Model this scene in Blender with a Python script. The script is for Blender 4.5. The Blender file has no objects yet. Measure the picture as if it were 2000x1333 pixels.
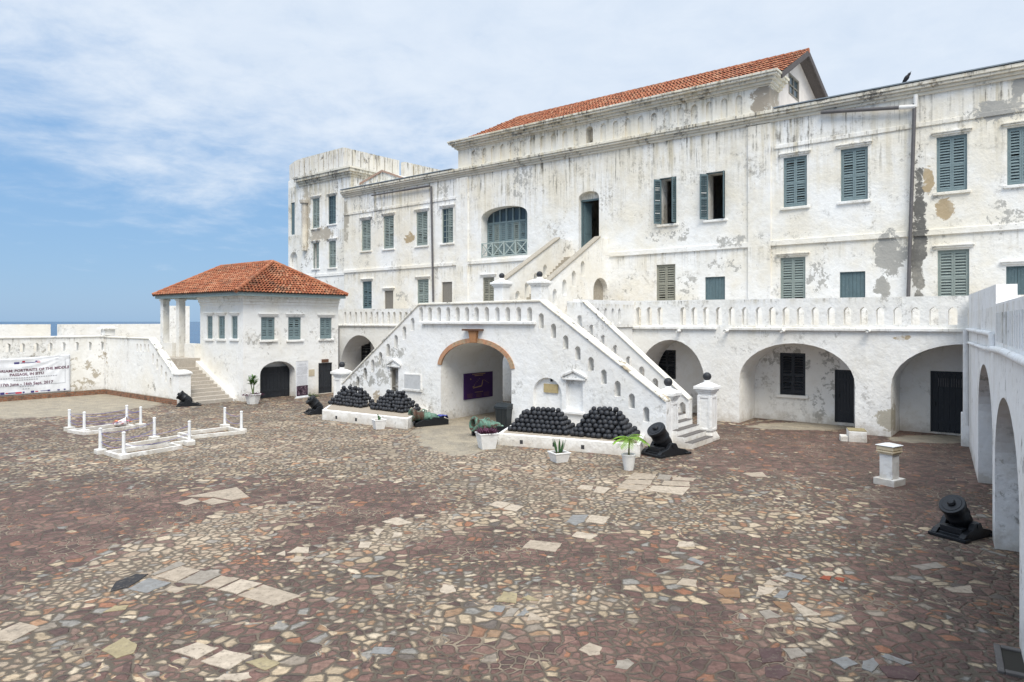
import bpy, bmesh, math, random
from mathutils import Vector, Matrix, geometry
random.seed(7)
sc = bpy.context.scene
R = math.radians
# ------------------------------------------------------------------ camera, sky, sun, exposure
FPX, HC, HOR = 1333.0, 4.5, 628.0
cam = bpy.data.cameras.new('camera'); camo = bpy.data.objects.new('camera', cam)
sc.collection.objects.link(camo); sc.camera = camo
camo.location = (0, 0, HC); camo.rotation_euler = (R(90), 0, 0)
cam.sensor_width = 36; cam.lens = FPX/2000*36; cam.shift_y = -(666.5-HOR)/2000
cam.clip_start = .1; cam.clip_end = 60000
SUN_EL, SUN_AZ = 54, 172          # azimuth measured clockwise from +Y
w = bpy.data.worlds.new('World'); sc.world = w; w.use_nodes = True
nt = w.node_tree; N = nt.nodes; L = nt.links; N.clear()
def wn(t, **k):
    n = N.new(t)
    for a, b in k.items(): setattr(n, a, b)
    return n
sky = wn('ShaderNodeTexSky', sky_type='NISHITA', sun_disc=False, sun_elevation=R(SUN_EL), sun_rotation=R(SUN_AZ), altitude=0, air_density=1.1, dust_density=.6, ozone_density=2.5)
tc = wn('ShaderNodeTexCoord'); sx = wn('ShaderNodeSeparateXYZ'); L.new(tc.outputs['Generated'], sx.inputs[0])
def wm(op, a, b=None, c=None, clamp=False):
    n = wn('ShaderNodeMath', operation=op, use_clamp=clamp)
    for i, v in enumerate((a, b, c)):
        if v is None: continue
        if isinstance(v, (int, float)): n.inputs[i].default_value = v
        else: L.new(v, n.inputs[i])
    return n.outputs[0]
den = wm('ADD', wm('MAXIMUM', sx.outputs[2], 0), .16)
cv = wn('ShaderNodeCombineXYZ'); L.new(wm('DIVIDE', sx.outputs[0], den), cv.inputs[0]); L.new(wm('DIVIDE', sx.outputs[1], den), cv.inputs[1])
def wnoise(scale, det, rough, dist=0):
    n = wn('ShaderNodeTexNoise'); n.inputs['Scale'].default_value = scale; n.inputs['Detail'].default_value = det
    n.inputs['Roughness'].default_value = rough; n.inputs['Distortion'].default_value = dist; L.new(cv.outputs[0], n.inputs['Vector']); return n.outputs[0]
n1 = wnoise(1.35, 9, .6, .4); n2 = wnoise(5.2, 7, .62, .3)
base = wm('ADD', wm('MULTIPLY', n1, 1.5), wm('MULTIPLY', n2, .62))
bias = wm('ADD', wm('MULTIPLY', sx.outputs[2], 2.7), wm('MULTIPLY', sx.outputs[0], .42))
cm = wm('ADD', base, bias)
mr = wn('ShaderNodeMapRange', interpolation_type='SMOOTHSTEP'); L.new(cm, mr.inputs[0])
mr.inputs[1].default_value = 1.10; mr.inputs[2].default_value = 1.92
cmask = wm('MULTIPLY', mr.outputs[0], .94)
hz = wn('ShaderNodeMapRange'); L.new(sx.outputs[2], hz.inputs[0]); hz.inputs[1].default_value = 0; hz.inputs[2].default_value = .35
hcol = wn('ShaderNodeMixRGB'); L.new(hz.outputs[0], hcol.inputs[0]); hcol.inputs[1].default_value = (1.95, 3.3, 5.1, 1); hcol.inputs[2].default_value = (1.35, 2.85, 5.2, 1)
skm = wn('ShaderNodeMixRGB'); skm.inputs[0].default_value = .85; L.new(sky.outputs[0], skm.inputs[1]); L.new(hcol.outputs[0], skm.inputs[2])
cl = wn('ShaderNodeMixRGB'); L.new(n2, cl.inputs[0]); cl.inputs[1].default_value = (4.3, 5.05, 6.1, 1); cl.inputs[2].default_value = (5.9, 6.35, 6.9, 1)
zg = wn('ShaderNodeMapRange', interpolation_type='SMOOTHSTEP'); L.new(sx.outputs[2], zg.inputs[0]); zg.inputs[1].default_value = .45; zg.inputs[2].default_value = .95; zg.inputs[3].default_value = 1.0; zg.inputs[4].default_value = 2.1
clb = wn('ShaderNodeVectorMath', operation='SCALE'); L.new(cl.outputs[0], clb.inputs[0]); L.new(zg.outputs[0], clb.inputs['Scale'])
mx = wn('ShaderNodeMixRGB'); L.new(cmask, mx.inputs[0]); L.new(skm.outputs[0], mx.inputs[1]); L.new(clb.outputs[0], mx.inputs[2])
bg = wn('ShaderNodeBackground'); L.new(mx.outputs[0], bg.inputs[0]); bg.inputs[1].default_value = .089
wo = wn('ShaderNodeOutputWorld'); L.new(bg.outputs[0], wo.inputs[0])
sl = bpy.data.lights.new('sun', 'SUN'); sl.energy = 2.1; sl.angle = R(32); sl.color = (1, .93, .81)
so = bpy.data.objects.new('sun', sl); sc.collection.objects.link(so)
sd = Vector((math.sin(R(SUN_AZ))*math.cos(R(SUN_EL)), math.cos(R(SUN_AZ))*math.cos(R(SUN_EL)), math.sin(R(SUN_EL))))
so.rotation_euler = (-sd).to_track_quat('-Z', 'Y').to_euler(); so.location = sd*60
sc.view_settings.view_transform = 'Standard'; sc.view_settings.look = 'None'; sc.view_settings.exposure = .74; sc.view_settings.gamma = 1
sc.cycles.max_bounces = 8

# ------------------------------------------------------------------ the castle frame: u runs right along the long front, d into it
SN, CS = .6192, .7852
RZ = math.atan2(-SN, CS)
def W(u, d, z=0): return Vector((CS*u+SN*d, -SN*u+CS*d, z))
def rx(px): return (px-1000)/FPX
def Yd(px, d): return d/(SN*rx(px)+CS)
def U(px, d): Y = Yd(px, d); return CS*rx(px)*Y-SN*Y
def D(px, u): r = rx(px); return (-r*SN*u-CS*u)/(SN-r*CS)
def Zd(px, py, d): return HC-(py-HOR)/FPX*Yd(px, d)
def Zu(px, py, u): d = D(px, u); return HC-(py-HOR)/FPX*(-SN*u+CS*d)
def G(px, py):
    Y = FPX*HC/(py-HOR); return Vector((rx(px)*Y, Y, 0))
def UD(v): return (CS*v.x-SN*v.y, SN*v.x+CS*v.y)

# ------------------------------------------------------------------ mesh builder
class MB:
    def __init__(s): s.v = []; s.f = []; s.a = []
    def add(s, vs, fs, a=0.0):
        o = len(s.v); s.v += [tuple(p) for p in vs]
        for f in fs: s.f.append([o+i for i in f]); s.a.append(a)
        return s
    def hexa(s, p, a=0.0):
        return s.add(p, [(3,2,1,0),(4,5,6,7),(0,1,5,4),(1,2,6,5),(2,3,7,6),(3,0,4,7)], a)
    def box(s, x0, x1, y0, y1, z0, z1, F=None):
        p = [(x0,y0,z0),(x1,y0,z0),(x1,y1,z0),(x0,y1,z0),(x0,y0,z1),(x1,y0,z1),(x1,y1,z1),(x0,y1,z1)]
        return s.hexa([F(*q) for q in p] if F else p)
    def tube(s, p0, p1, r0, r1=None, n=10, caps=True):
        p0 = Vector(p0); p1 = Vector(p1); r1 = r0 if r1 is None else r1
        ax = (p1-p0).normalized(); e = ax.orthogonal().normalized(); g = ax.cross(e)
        vs = []
        for p, r in ((p0, r0), (p1, r1)):
            for i in range(n):
                t = 2*math.pi*i/n; vs.append(p+e*math.cos(t)*r+g*math.sin(t)*r)
        fs = [(i, (i+1) % n, n+(i+1) % n, n+i) for i in range(n)]
        if caps: fs += [tuple(range(n-1, -1, -1)), tuple(range(n, 2*n))]
        return s.add(vs, fs)
    def path(s, pts, r, n=8):
        for a, b in zip(pts, pts[1:]): s.tube(a, b, r, r, n)
        return s
    def lathe(s, prof, M=None, n=20):
        vs = []; fs = []; k = len(prof)
        for i in range(n):
            t = 2*math.pi*i/n
            for r, z in prof:
                p = Vector((r*math.cos(t), r*math.sin(t), z)); vs.append(M @ p if M else p)
        for i in range(n):
            j = (i+1) % n
            for q in range(k-1): fs.append((i*k+q, j*k+q, j*k+q+1, i*k+q+1))
        return s.add(vs, fs)
    def poly_prism(s, pts, z0, z1):            # pts in plan
        n = len(pts); vs = [(x, y, z0) for x, y in pts]+[(x, y, z1) for x, y in pts]
        fs = [tuple(range(n-1, -1, -1)), tuple(range(n, 2*n))]+[(i, (i+1) % n, n+(i+1) % n, n+i) for i in range(n)]
        return s.add(vs, fs)
    def panel(s, outer, holes, F, t0, t1, rim=True):
        loops = [outer]+list(holes); vs = []; es = []
        for lp in loops:
            o = len(vs); vs += [Vector(p) for p in lp]; m = len(lp)
            es += [(o+i, o+(i+1) % m) for i in range(m)]
        rv, re, rf = geometry.delaunay_2d_cdt(vs, es, [], 0, 1e-5)[:3]
        def inside(p, lp):
            c = False; j = len(lp)-1
            for i in range(len(lp)):
                if (lp[i][1] > p[1]) != (lp[j][1] > p[1]) and p[0] < (lp[j][0]-lp[i][0])*(p[1]-lp[i][1])/(lp[j][1]-lp[i][1])+lp[i][0]: c = not c
                j = i
            return c
        tris = []
        for f in rf:
            c = sum((rv[i] for i in f), Vector((0, 0)))/len(f)
            if inside(c, outer) and not any(inside(c, h) for h in holes): tris.append(tuple(f))
        s.add([F(p[0], t0, p[1]) for p in rv], tris); s.add([F(p[0], t1, p[1]) for p in rv], tris)
        if rim:
            for lp in loops:
                m = len(lp)
                for i in range(m):
                    a, b = lp[i], lp[(i+1) % m]
                    s.add([F(a[0], t0, a[1]), F(b[0], t0, b[1]), F(b[0], t1, b[1]), F(a[0], t1, a[1])], [(0, 1, 2, 3)])
        return s
    def text(s, body, size, F, a, z, t=0, align='CENTER', sx_=1.0, ext=.002, bold=0.0):
        c = bpy.data.curves.new('txt', 'FONT'); c.body = body; c.size = size; c.align_x = align; c.align_y = 'CENTER'; c.offset = bold
        c.resolution_u = 2
        o = bpy.data.objects.new('txt', c); sc.collection.objects.link(o)
        dg = bpy.context.evaluated_depsgraph_get(); m = bpy.data.meshes.new_from_object(o.evaluated_get(dg))
        s.add([F(a+v.co.x*sx_, t, z+v.co.y) for v in m.vertices], [tuple(p.vertices) for p in m.polygons])
        bpy.data.objects.remove(o); bpy.data.curves.remove(c); bpy.data.meshes.remove(m)
        return s
    def build(s, name, mat, parent=None, smooth=False, attr=None, bevel=0, merge=1e-5):
        me = bpy.data.meshes.new(name)
        org = Vector(parent['org']) if parent is not None and 'org' in parent else Vector((0, 0, 0))
        me.from_pydata([Vector(p)-org for p in s.v], [], s.f)
        if attr:
            at = me.attributes.new(attr, 'FLOAT', 'FACE')
            for i, x in enumerate(s.a): at.data[i].value = x
        bm = bmesh.new(); bm.from_mesh(me)
        if merge: bmesh.ops.remove_doubles(bm, verts=bm.verts, dist=merge)
        bmesh.ops.recalc_face_normals(bm, faces=bm.faces); bm.to_mesh(me); bm.free()
        if smooth:
            for p in me.polygons: p.use_smooth = True
            me.set_sharp_from_angle(angle=R(42))
        o = bpy.data.objects.new(name, me); me.materials.append(mat); sc.collection.objects.link(o)
        if parent is not None:
            o.parent = parent
            if 'org' in parent: o['org'] = list(parent['org'])
        if bevel:
            b = o.modifiers.new('bevel', 'BEVEL'); b.width = bevel; b.segments = 2; b.limit_method = 'ANGLE'; b.angle_limit = R(40)
        return o
def tag(o, label, cat, group=None):
    o['label'] = label; o['category'] = cat
    if group: o['group'] = group
    return o
def struct(o): o['kind'] = 'structure'; return o
def thing(name, label, cat, loc, rz=0, group=None):
    o = bpy.data.objects.new(name, None); sc.collection.objects.link(o); o.empty_display_size = .2
    o.location = loc; o.rotation_euler = (0, 0, rz); return tag(o, label, cat, group)
def cthing(name, label, cat, u, d, group=None):      # thing whose meshes are given in castle coordinates
    o = thing(name, label, cat, W(u, d), RZ, group); o['org'] = [u, d, 0.0]; return o
def copy_tree(o, parent=None):
    c = o.copy(); sc.collection.objects.link(c); c.parent = parent
    for ch in list(o.children): copy_tree(ch, c)
    return c
def FU(d): return lambda a, t, z: (a, d+t, z)        # wall facing the court, a = u
def FN(u): return lambda a, t, z: (u-t, a, z)        # wall facing +u, a = d
def slot(c, zb, zt, wd=.23):
    h = wd/2; return [(c-h, zb), (c+h, zb), (c+h, zt-wd*.45), (c+h*.6, zt-wd*.15), (c, zt), (c-h*.6, zt-wd*.15), (c-h, zt-wd*.45)]
def arch(c, wd, z0, zs, zt, n=18, pw=1.0):
    h = wd/2; p = [(c-h, z0), (c+h, z0)]
    for i in range(n+1):
        t = math.pi*i/n; p.append((c+h*math.cos(t), zs+(zt-zs)*math.sin(t)**pw))
    return p
def rect(a0, a1, z0, z1): return [(a0, z0), (a1, z0), (a1, z1), (a0, z1)]

# ------------------------------------------------------------------ materials
class NT:
    def __init__(s, name):
        s.m = bpy.data.materials.new(name); s.m.use_nodes = True; s.t = s.m.node_tree
        s.b = s.t.nodes['Principled BSDF']; s.b.inputs['Roughness'].default_value = .85; s.b.inputs['Specular IOR Level'].default_value = .25
        s.pos = s.n('ShaderNodeNewGeometry').outputs['Position']
    def n(s, t, **k):
        x = s.t.nodes.new(t)
        for a, b in k.items(): setattr(x, a, b)
        return x
    def lk(s, v, i):
        if isinstance(v, (int, float)): i.default_value = v
        elif isinstance(v, tuple): i.default_value = v if len(v) == len(i.default_value) else v+(1,)
        else: s.t.links.new(v, i)
    def math(s, op, a, b=None, c=None, clamp=False):
        x = s.n('ShaderNodeMath', operation=op, use_clamp=clamp)
        for i, v in enumerate((a, b, c)):
            if v is not None: s.lk(v, x.inputs[i])
        return x.outputs[0]
    def noise(s, scale, det=4, rough=.55, vec=None, dist=0, col=False):
        x = s.n('ShaderNodeTexNoise'); x.inputs['Scale'].default_value = scale; x.inputs['Detail'].default_value = det
        x.inputs['Roughness'].default_value = rough; x.inputs['Distortion'].default_value = dist
        s.lk(vec if vec is not None else s.pos, x.inputs['Vector']); return x.outputs[1 if col else 0]
    def ss(s, v, a, b, lo=0.0, hi=1.0):
        x = s.n('ShaderNodeMapRange', interpolation_type='SMOOTHSTEP'); s.lk(v, x.inputs[0])
        for i, q in zip((1, 2, 3, 4), (a, b, lo, hi)): s.lk(q, x.inputs[i])
        return x.outputs[0]
    def mix(s, f, a, b, bt='MIX'):
        x = s.n('ShaderNodeMixRGB', blend_type=bt); s.lk(f, x.inputs[0]); s.lk(a, x.inputs[1]); s.lk(b, x.inputs[2]); return x.outputs[0]
    def dot(s, v):
        x = s.n('ShaderNodeVectorMath', operation='DOT_PRODUCT'); s.lk(s.pos, x.inputs[0]); x.inputs[1].default_value = v; return x.outputs['Value']
    def comb(s, a, b, c):
        x = s.n('ShaderNodeCombineXYZ')
        for i, v in enumerate((a, b, c)): s.lk(v, x.inputs[i])
        return x.outputs[0]
    def scalev(s, v):
        x = s.n('ShaderNodeVectorMath', operation='MULTIPLY'); s.lk(s.pos, x.inputs[0]); x.inputs[1].default_value = v; return x.outputs[0]
    def ramp(s, f, stops, const=False):
        x = s.n('ShaderNodeValToRGB'); cr = x.color_ramp
        if const: cr.interpolation = 'CONSTANT'
        while len(cr.elements) < len(stops): cr.elements.new(.5)
        for e, (p, c) in zip(cr.elements, stops): e.position = p; e.color = c+(1,)
        s.lk(f, x.inputs[0]); return x.outputs[0]
    def bump(s, h, st, dist=.02):
        x = s.n('ShaderNodeBump'); x.inputs['Strength'].default_value = st; x.inputs['Distance'].default_value = dist
        s.lk(h, x.inputs['Height']); s.t.links.new(x.outputs[0], s.b.inputs['Normal'])
    def done(s, col):
        s.lk(col, s.b.inputs['Base Color']); return s.m

def plaster(name, warm=.5, grime=.5, bands=(), spots=(), peel=.5, white=(.82, .825, .82), swap=False):
    """bands: (z_top, length, strength) run-off below a ledge; spots: (u, z, ru, rz, colour, d_lo, d_hi)"""
    t = NT(name); u = t.dot((CS, -SN, 0)); d = t.dot((SN, CS, 0)); z = t.dot((0, 0, 1))
    wv = t.noise(.32, 5, .6); c = t.mix(t.math('MULTIPLY', t.ss(wv, .38, .66), warm), white, (.76, .71, .60))
    c = t.mix(t.math('MULTIPLY', t.ss(t.noise(2.6, 6, .7), .5, .75), .35), c, (.60, .57, .50))
    sv = t.comb(t.math('MULTIPLY', u, 3.2), t.math('MULTIPLY', d, 3.2), t.math('MULTIPLY', z, .16))
    st = t.noise(1.0, 6, .62, sv); st2 = t.noise(2.7, 5, .6, sv)
    brk = t.noise(1.9, 7, .72); reg = t.ss(t.noise(.25, 4, .6, dist=.4), .34, .62, .45, 1.5)
    for zt, ln, sg in bands:
        g = t.math('MULTIPLY', t.ss(z, zt-ln, zt), t.math('LESS_THAN', z, zt))
        gg = t.math('MULTIPLY', t.math('MULTIPLY', t.ss(st, .42, .74), g), t.math('MULTIPLY', reg, sg), clamp=True)
        c = t.mix(t.math('MULTIPLY', gg, .75), c, (.52, .46, .33))
        g2 = t.math('MULTIPLY', t.math('MULTIPLY', t.ss(t.math('ADD', st2, t.math('MULTIPLY', brk, .55)), .80, 1.02), t.math('POWER', g, 2.0)), t.math('MULTIPLY', reg, sg), clamp=True)
        c = t.mix(t.math('MULTIPLY', g2, .9), c, (.13, .12, .10))
    clus = t.noise(.42, 4, .6, dist=.5); pat = t.noise(2.3, 9, .70); pat2 = t.noise(5.5, 7, .72)
    m = t.math('ADD', t.math('MULTIPLY', pat, .75), t.math('MULTIPLY', clus, .75))
    lo = .905-.06*peel
    msk = t.math('MULTIPLY', t.ss(m, lo+.01, lo+.07), peel*1.3, clamp=True)
    pc = t.mix(t.ss(t.noise(.8, 3, .5), .45, .58), (.34, .335, .32), (.42, .35, .25))
    pc = t.mix(t.ss(pat2, .46, .60), pc, (.13, .125, .115))
    c = t.mix(msk, c, pc)
    sp = t.math('ADD', t.math('MULTIPLY', pat2, .7), t.math('MULTIPLY', clus, .5))
    c = t.mix(t.math('MULTIPLY', t.ss(sp, .695, .76), grime*.9, clamp=True), c, (.27, .255, .23))
    sfine = t.ss(t.math('ADD', t.math('MULTIPLY', t.noise(4.4, 8, .74), .6), t.math('MULTIPLY', t.noise(1.6, 4, .6), .4)), .495, .53, 0, .85)
    mcl = t.ss(t.noise(.55, 5, .62, dist=.8), .53, .66)
    mf = t.ss(t.math('ADD', t.math('MULTIPLY', t.noise(6.5, 8, .76), .62), t.math('MULTIPLY', st, .38)), .50, .56)
    c = t.mix(t.math('MULTIPLY', t.math('MULTIPLY', mcl, mf), grime*1.1, clamp=True), c, (.20, .19, .17))
    nd = t.math('MULTIPLY', t.math('SUBTRACT', t.noise(1.5, 9, .72, dist=.6), .5), 3.4)
    if swap: u, d = d, u
    for (su, sz, ru, rz_, col, *rest) in spots:
        a = t.math('DIVIDE', t.math('SUBTRACT', u, su), ru); b = t.math('DIVIDE', t.math('SUBTRACT', z, sz), rz_)
        q = t.math('SQRT', t.math('ADD', t.math('MULTIPLY', a, a), t.math('MULTIPLY', b, b)))
        k = t.ss(t.math('ADD', q, nd), .92, 1.06, 1.0, 0.0)
        if rest:
            k = t.math('MULTIPLY', k, t.math('MULTIPLY', t.math('GREATER_THAN', d, rest[0]), t.math('LESS_THAN', d, rest[1])))
        k = t.math('MULTIPLY', k, sfine if (col in (GREY, DARK) or swap) and not (len(rest) > 2) else t.ss(pat, .36, .42, .35, 1.0))
        c = t.mix(k, c, col)
    c = t.mix(t.ss(t.noise(.75, 8, .68), .46, .74, 0, .36), c, (.62, .59, .52))
    # dirt splashed up from the ground
    c = t.mix(t.math('MULTIPLY', t.ss(t.math('ADD', z, t.math('MULTIPLY', t.math('SUBTRACT', pat, .5), 1.6)), .55, -.1), .55), c, (.37, .32, .25))
    t.bump(t.math('ADD', t.math('MULTIPLY', t.noise(6, 6, .65), .45), t.math('ADD', t.math('MULTIPLY', msk, -.35), t.math('MULTIPLY', t.noise(1.5, 4, .55), 1.8))), .5, .05)
    return t.done(c)
def paint(name, col, rough=.6, wear=.25, wearcol=(.5, .5, .46), scale=3, metal=0, spec=.35, bump=.15):
    t = NT(name); t.b.inputs['Roughness'].default_value = rough; t.b.inputs['Specular IOR Level'].default_value = spec; t.b.inputs['Metallic'].default_value = metal
    n = t.noise(scale, 7, .68); c = t.mix(t.ss(n, .35, .7, 0, .5), col, tuple(x*.72 for x in col))
    c = t.mix(t.math('MULTIPLY', t.ss(t.noise(scale*3.1, 7, .72), .55, .68), wear), c, wearcol)
    if bump: t.bump(t.noise(scale*6, 5, .6), bump, .01)
    return t.done(c)
def tiles_mat(name):
    t = NT(name); at = t.n('ShaderNodeAttribute', attribute_name='tile').outputs['Fac']
    c = t.ramp(at, [(0, (.055, .03, .022)), (.08, (.24, .07, .035)), (.35, (.29, .098, .05)), (.7, (.36, .135, .068)), (1, (.40, .20, .12))])  # darkest stop is the shadow painted under the tile courses
    c = t.mix(t.ss(t.noise(1.3, 8, .74), .48, .68, 0, .8), c, (.11, .075, .055))
    c = t.mix(t.ss(t.noise(7, 6, .7), .55, .75, 0, .5), c, (.55, .36, .24))
    t.bump(t.noise(20, 4, .6), .3, .01)
    return t.done(c)
GREY, DARK, TAN = (.36, .355, .335), (.15, .147, .138), (.43, .34, .22)
def SP(px, py, rpx, rpy, col, d=35, lo=34, hi=35.4, solid=0):
    k = Yd(px, d)/FPX
    return (U(px, d), Zd(px, py, d), abs(U(px+rpx, d)-U(px, d)), rpy*k, col, lo, hi)+((1,) if solid else ())
spots = [SP(1738, 500, 28, 42, GREY, solid=1), SP(1640, 690, 1, 1, GREY), SP(1725, 560, 16, 20, GREY, solid=1), SP(1796, 440, 13, 120, DARK, solid=1), SP(1793, 530, 13, 70, DARK, solid=1), SP(1846, 410, 20, 19, TAN), SP(1812, 352, 10, 25, TAN),
         SP(1950, 215, 60, 20, GREY, solid=1), SP(1990, 170, 14, 22, GREY, solid=1), SP(1925, 150, 40, 8, DARK), SP(1975, 425, 45, 13, GREY), SP(1948, 400, 16, 10, GREY), SP(1332, 448, 14, 20, GREY), SP(1290, 462, 30, 9, GREY),
         SP(1430, 470, 30, 14, GREY), SP(1222, 555, 12, 16, GREY), SP(1340, 555, 20, 22, GREY), SP(1600, 540, 22, 30, GREY), SP(1410, 520, 30, 14, GREY), SP(1018, 350, 22, 32, GREY), SP(800, 465, 9, 9, TAN), SP(868, 375, 16, 12, GREY),
         SP(672, 425, 8, 45, (.40, .37, .31), 35, 34, 38), SP(735, 425, 14, 26, GREY), SP(785, 580, 10, 10, GREY), SP(700, 400, 8, 25, GREY)]
P_main = plaster('plaster_main', .85, .5, bands=((14.55, 5.2, 1.2), (16.35, 1.5, .95), (8.3, 1.6, .5)), spots=spots, peel=.36)
P_tower = plaster('plaster_tower', .8, .8, bands=((16.6, 4.5, 1.3), (19.3, 1.9, .9), (12.2, 2.0, .9)), spots=[SP(598, 430, 8, 60, (.44, .40, .33), 36, 35, 40), SP(625, 460, 22, 14, (.42, .38, .32), 36, 35, 40), SP(603, 490, 9, 30, GREY, 36, 35, 40)], peel=.5)
P_low = plaster('plaster_terrace', .35, .5, bands=((4.3, .8, .5), (5.45, .35, .8)), spots=[SP(1540, 700, 40, 22, GREY, 32, 31, 33), SP(1620, 720, 20, 45, GREY, 32, 31, 33), SP(1600, 790, 14, 30, GREY, 32, 31, 33), SP(1765, 660, 18, 7, TAN, 30, 29.5, 31), SP(680, 690, 20, 20, TAN, 32, 31, 33), SP(1735, 820, 22, 22, (.45, .42, .35), 30, 29.5, 31)], peel=.38)
P_stair = plaster('plaster_stair', .22, .45, bands=((4.35, .5, .35), (5.3, .35, .7)), spots=[SP(735, 725, 40, 24, GREY, 22.3, 22, 23), SP(700, 740, 25, 22, GREY, 22.3, 22, 23), SP(738, 790, 12, 25, (.42, .37, .3), 22.3, 22, 23), SP(770, 690, 22, 10, GREY, 22.3, 22, 23)], peel=.34, white=(.80, .81, .82))
P_up = plaster('plaster_upper_stair', .6, .5, bands=((9.5, 1.2, .4),), peel=.5)
P_pav = plaster('plaster_pavilion', .5, .5, bands=((5.9, .6, .4),), peel=.5)
P_left = plaster('plaster_left_wall', .45, .5, bands=((3.5, .5, .5),), spots=[(D(x, -46.4), HC-(y-HOR)/FPX*(SN*46.4+CS*D(x, -46.4)), a, b, (.36, .31, .23), -50, -46) for x, y, a, b in ((157, 713, .75, .42), (205, 700, .5, .35), (190, 730, .6, .3), (160, 752, .8, .35), (225, 735, .5, .4), (240, 755, .4, .4))], peel=.6, swap=True)
P_gal = plaster('plaster_gallery', .15, .6, bands=((4.8, 1.3, .45),), peel=.55, white=(.82, .825, .83))
P_prop = plaster('plaster_block', .25, .7, peel=.35, white=(.84, .84, .83))
P_coping = plaster('plaster_coping', .8, 1.0, peel=1.1, white=(.74, .73, .69))
P_corn = plaster('plaster_cornice', .9, .9, bands=((17.1, 1.2, 2.2), (15.1, .7, 1.8)), peel=1.0, white=(.66, .64, .57))
M_blue = paint('blue_paint', (.18, .245, .262), .6, .6, (.40, .45, .44), 5)
M_teal = paint('teal_paint', (.105, .16, .18), .55, .25, (.35, .4, .4))
M_grn = paint('grey_green_paint', (.25, .30, .285), .65, .4, (.5, .5, .45))
M_olive = paint('olive_paint', (.26, .26, .215), .65, .4, (.5, .46, .38))
M_black = paint('black_paint', (.022, .026, .033), .5, .12, (.16, .16, .16))
M_iron = paint('black_iron', (.016, .018, .022), .42, .35, (.06, .055, .05), 7, .25, .4, .35)
M_ball = paint('ball_iron', (.028, .031, .038), .55, .5, (.085, .06, .048), 5, .2, .4, .6)
M_bronze0 = paint('verdigris', (.10, .185, .14), .7, .95, (.11, .08, .06), 3, .3, .4, .35)
t = NT('bronze'); t.b.inputs['Metallic'].default_value = .25; t.b.inputs['Roughness'].default_value = .6
c = t.mix(t.ss(t.noise(2.6, 6, .7), .40, .60), (.09, .20, .155), (.19, .31, .25)); c = t.mix(t.ss(t.noise(1.7, 7, .72, dist=.6), .50, .60), c, (.10, .06, .045)); c = t.mix(t.ss(t.noise(9, 6, .7), .56, .68, 0, .7), c, (.045, .075, .06)); t.bump(t.noise(16, 5, .6), .25, .01); M_bronze = t.done(c)
M_white = paint('white_paint', (.80, .81, .82), .6, .25, (.5, .5, .48))
M_pot = paint('pot_white', (.80, .80, .79), .6, .3, (.42, .42, .4), 6)
M_wood = paint('grey_wood', (.23, .215, .19), .8, .5, (.12, .11, .10), 8)
M_fascia = paint('fascia', (.27, .35, .36), .7, .5, (.42, .38, .3), 5)
M_brick = None
M_glass = paint('window_glass', (.05, .075, .09), .12, 0, bump=0)
M_dark = paint('dark_interior', (.05, .05, .055), .9, 0, bump=0)
M_pipe = paint('pipe_grey', (.12, .115, .12), .5, .3, (.3, .28, .26))
M_pipew = paint('pipe_white', (.74, .74, .73), .5, .4, (.5, .5, .46))
M_purple = paint('purple_panel', (.055, .018, .115), .4, .1, (.1, .04, .15))
M_gold = paint('gold_letters', (.40, .27, .13), .5, 0, bump=0)
M_cloth = paint('banner_white', (.80, .82, .86), .7, 0, bump=0)
M_ink = paint('ink', (.16, .07, .11), .8, 0, bump=0)
M_inkg = paint('ink_grey', (.42, .43, .47), .8, 0, bump=0)
M_red = paint('ink_red', (.55, .03, .06), .8, 0, bump=0)
M_navy = paint('ink_navy', (.06, .05, .20), .8, 0, bump=0)
M_blueC = paint('blue_cloth', (.07, .085, .32), .8, .2)
M_rope = paint('blue_rope', (.16, .15, .42), .8, 0, bump=0)
M_soil = paint('soil', (.10, .06, .035), .95, .4, (.2, .12, .07), 12)
M_leaf = paint('leaf', (.075, .17, .03), .5, .35, (.16, .26, .05), 6)
M_palm = paint('palm_leaf', (.17, .33, .025), .5, .4, (.34, .42, .06), 6)
M_aloe = paint('aloe_leaf', (.05, .12, .045), .5, .4, (.12, .2, .09), 9)
M_mauve = paint('mauve_leaf', (.10, .025, .06), .55, .5, (.2, .09, .13), 9)
M_weed = paint('weed_leaf', (.12, .16, .07), .7, .4)
M_tiles = tiles_mat('clay_tiles')
M_stone = paint('plaque_stone', (.55, .56, .57), .7, .4, (.4, .4, .38), 5)
M_plq = paint('plaque_yellow', (.46, .37, .20), .8, .8, (.14, .12, .08), 5)
M_wornstep = paint('worn_steps', (.42, .38, .33), .9, .8, (.7, .69, .65), 6)
M_darkstep = paint('dark_treads', (.13, .12, .115), .9, .4, (.3, .28, .26), 6)
M_pinkwall = paint('gable_render', (.70, .655, .62), .85, .3, (.55, .5, .46), 2)
M_bin = paint('bin_plastic', (.018, .024, .028), .38, .15, (.06, .07, .07), 5, 0, .5)
M_bird = paint('bird', (.012, .012, .016), .6, 0, bump=0)
M_rust = paint('rust_steel', (.13, .065, .04), .8, .5, (.3, .15, .07), 8)
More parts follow.
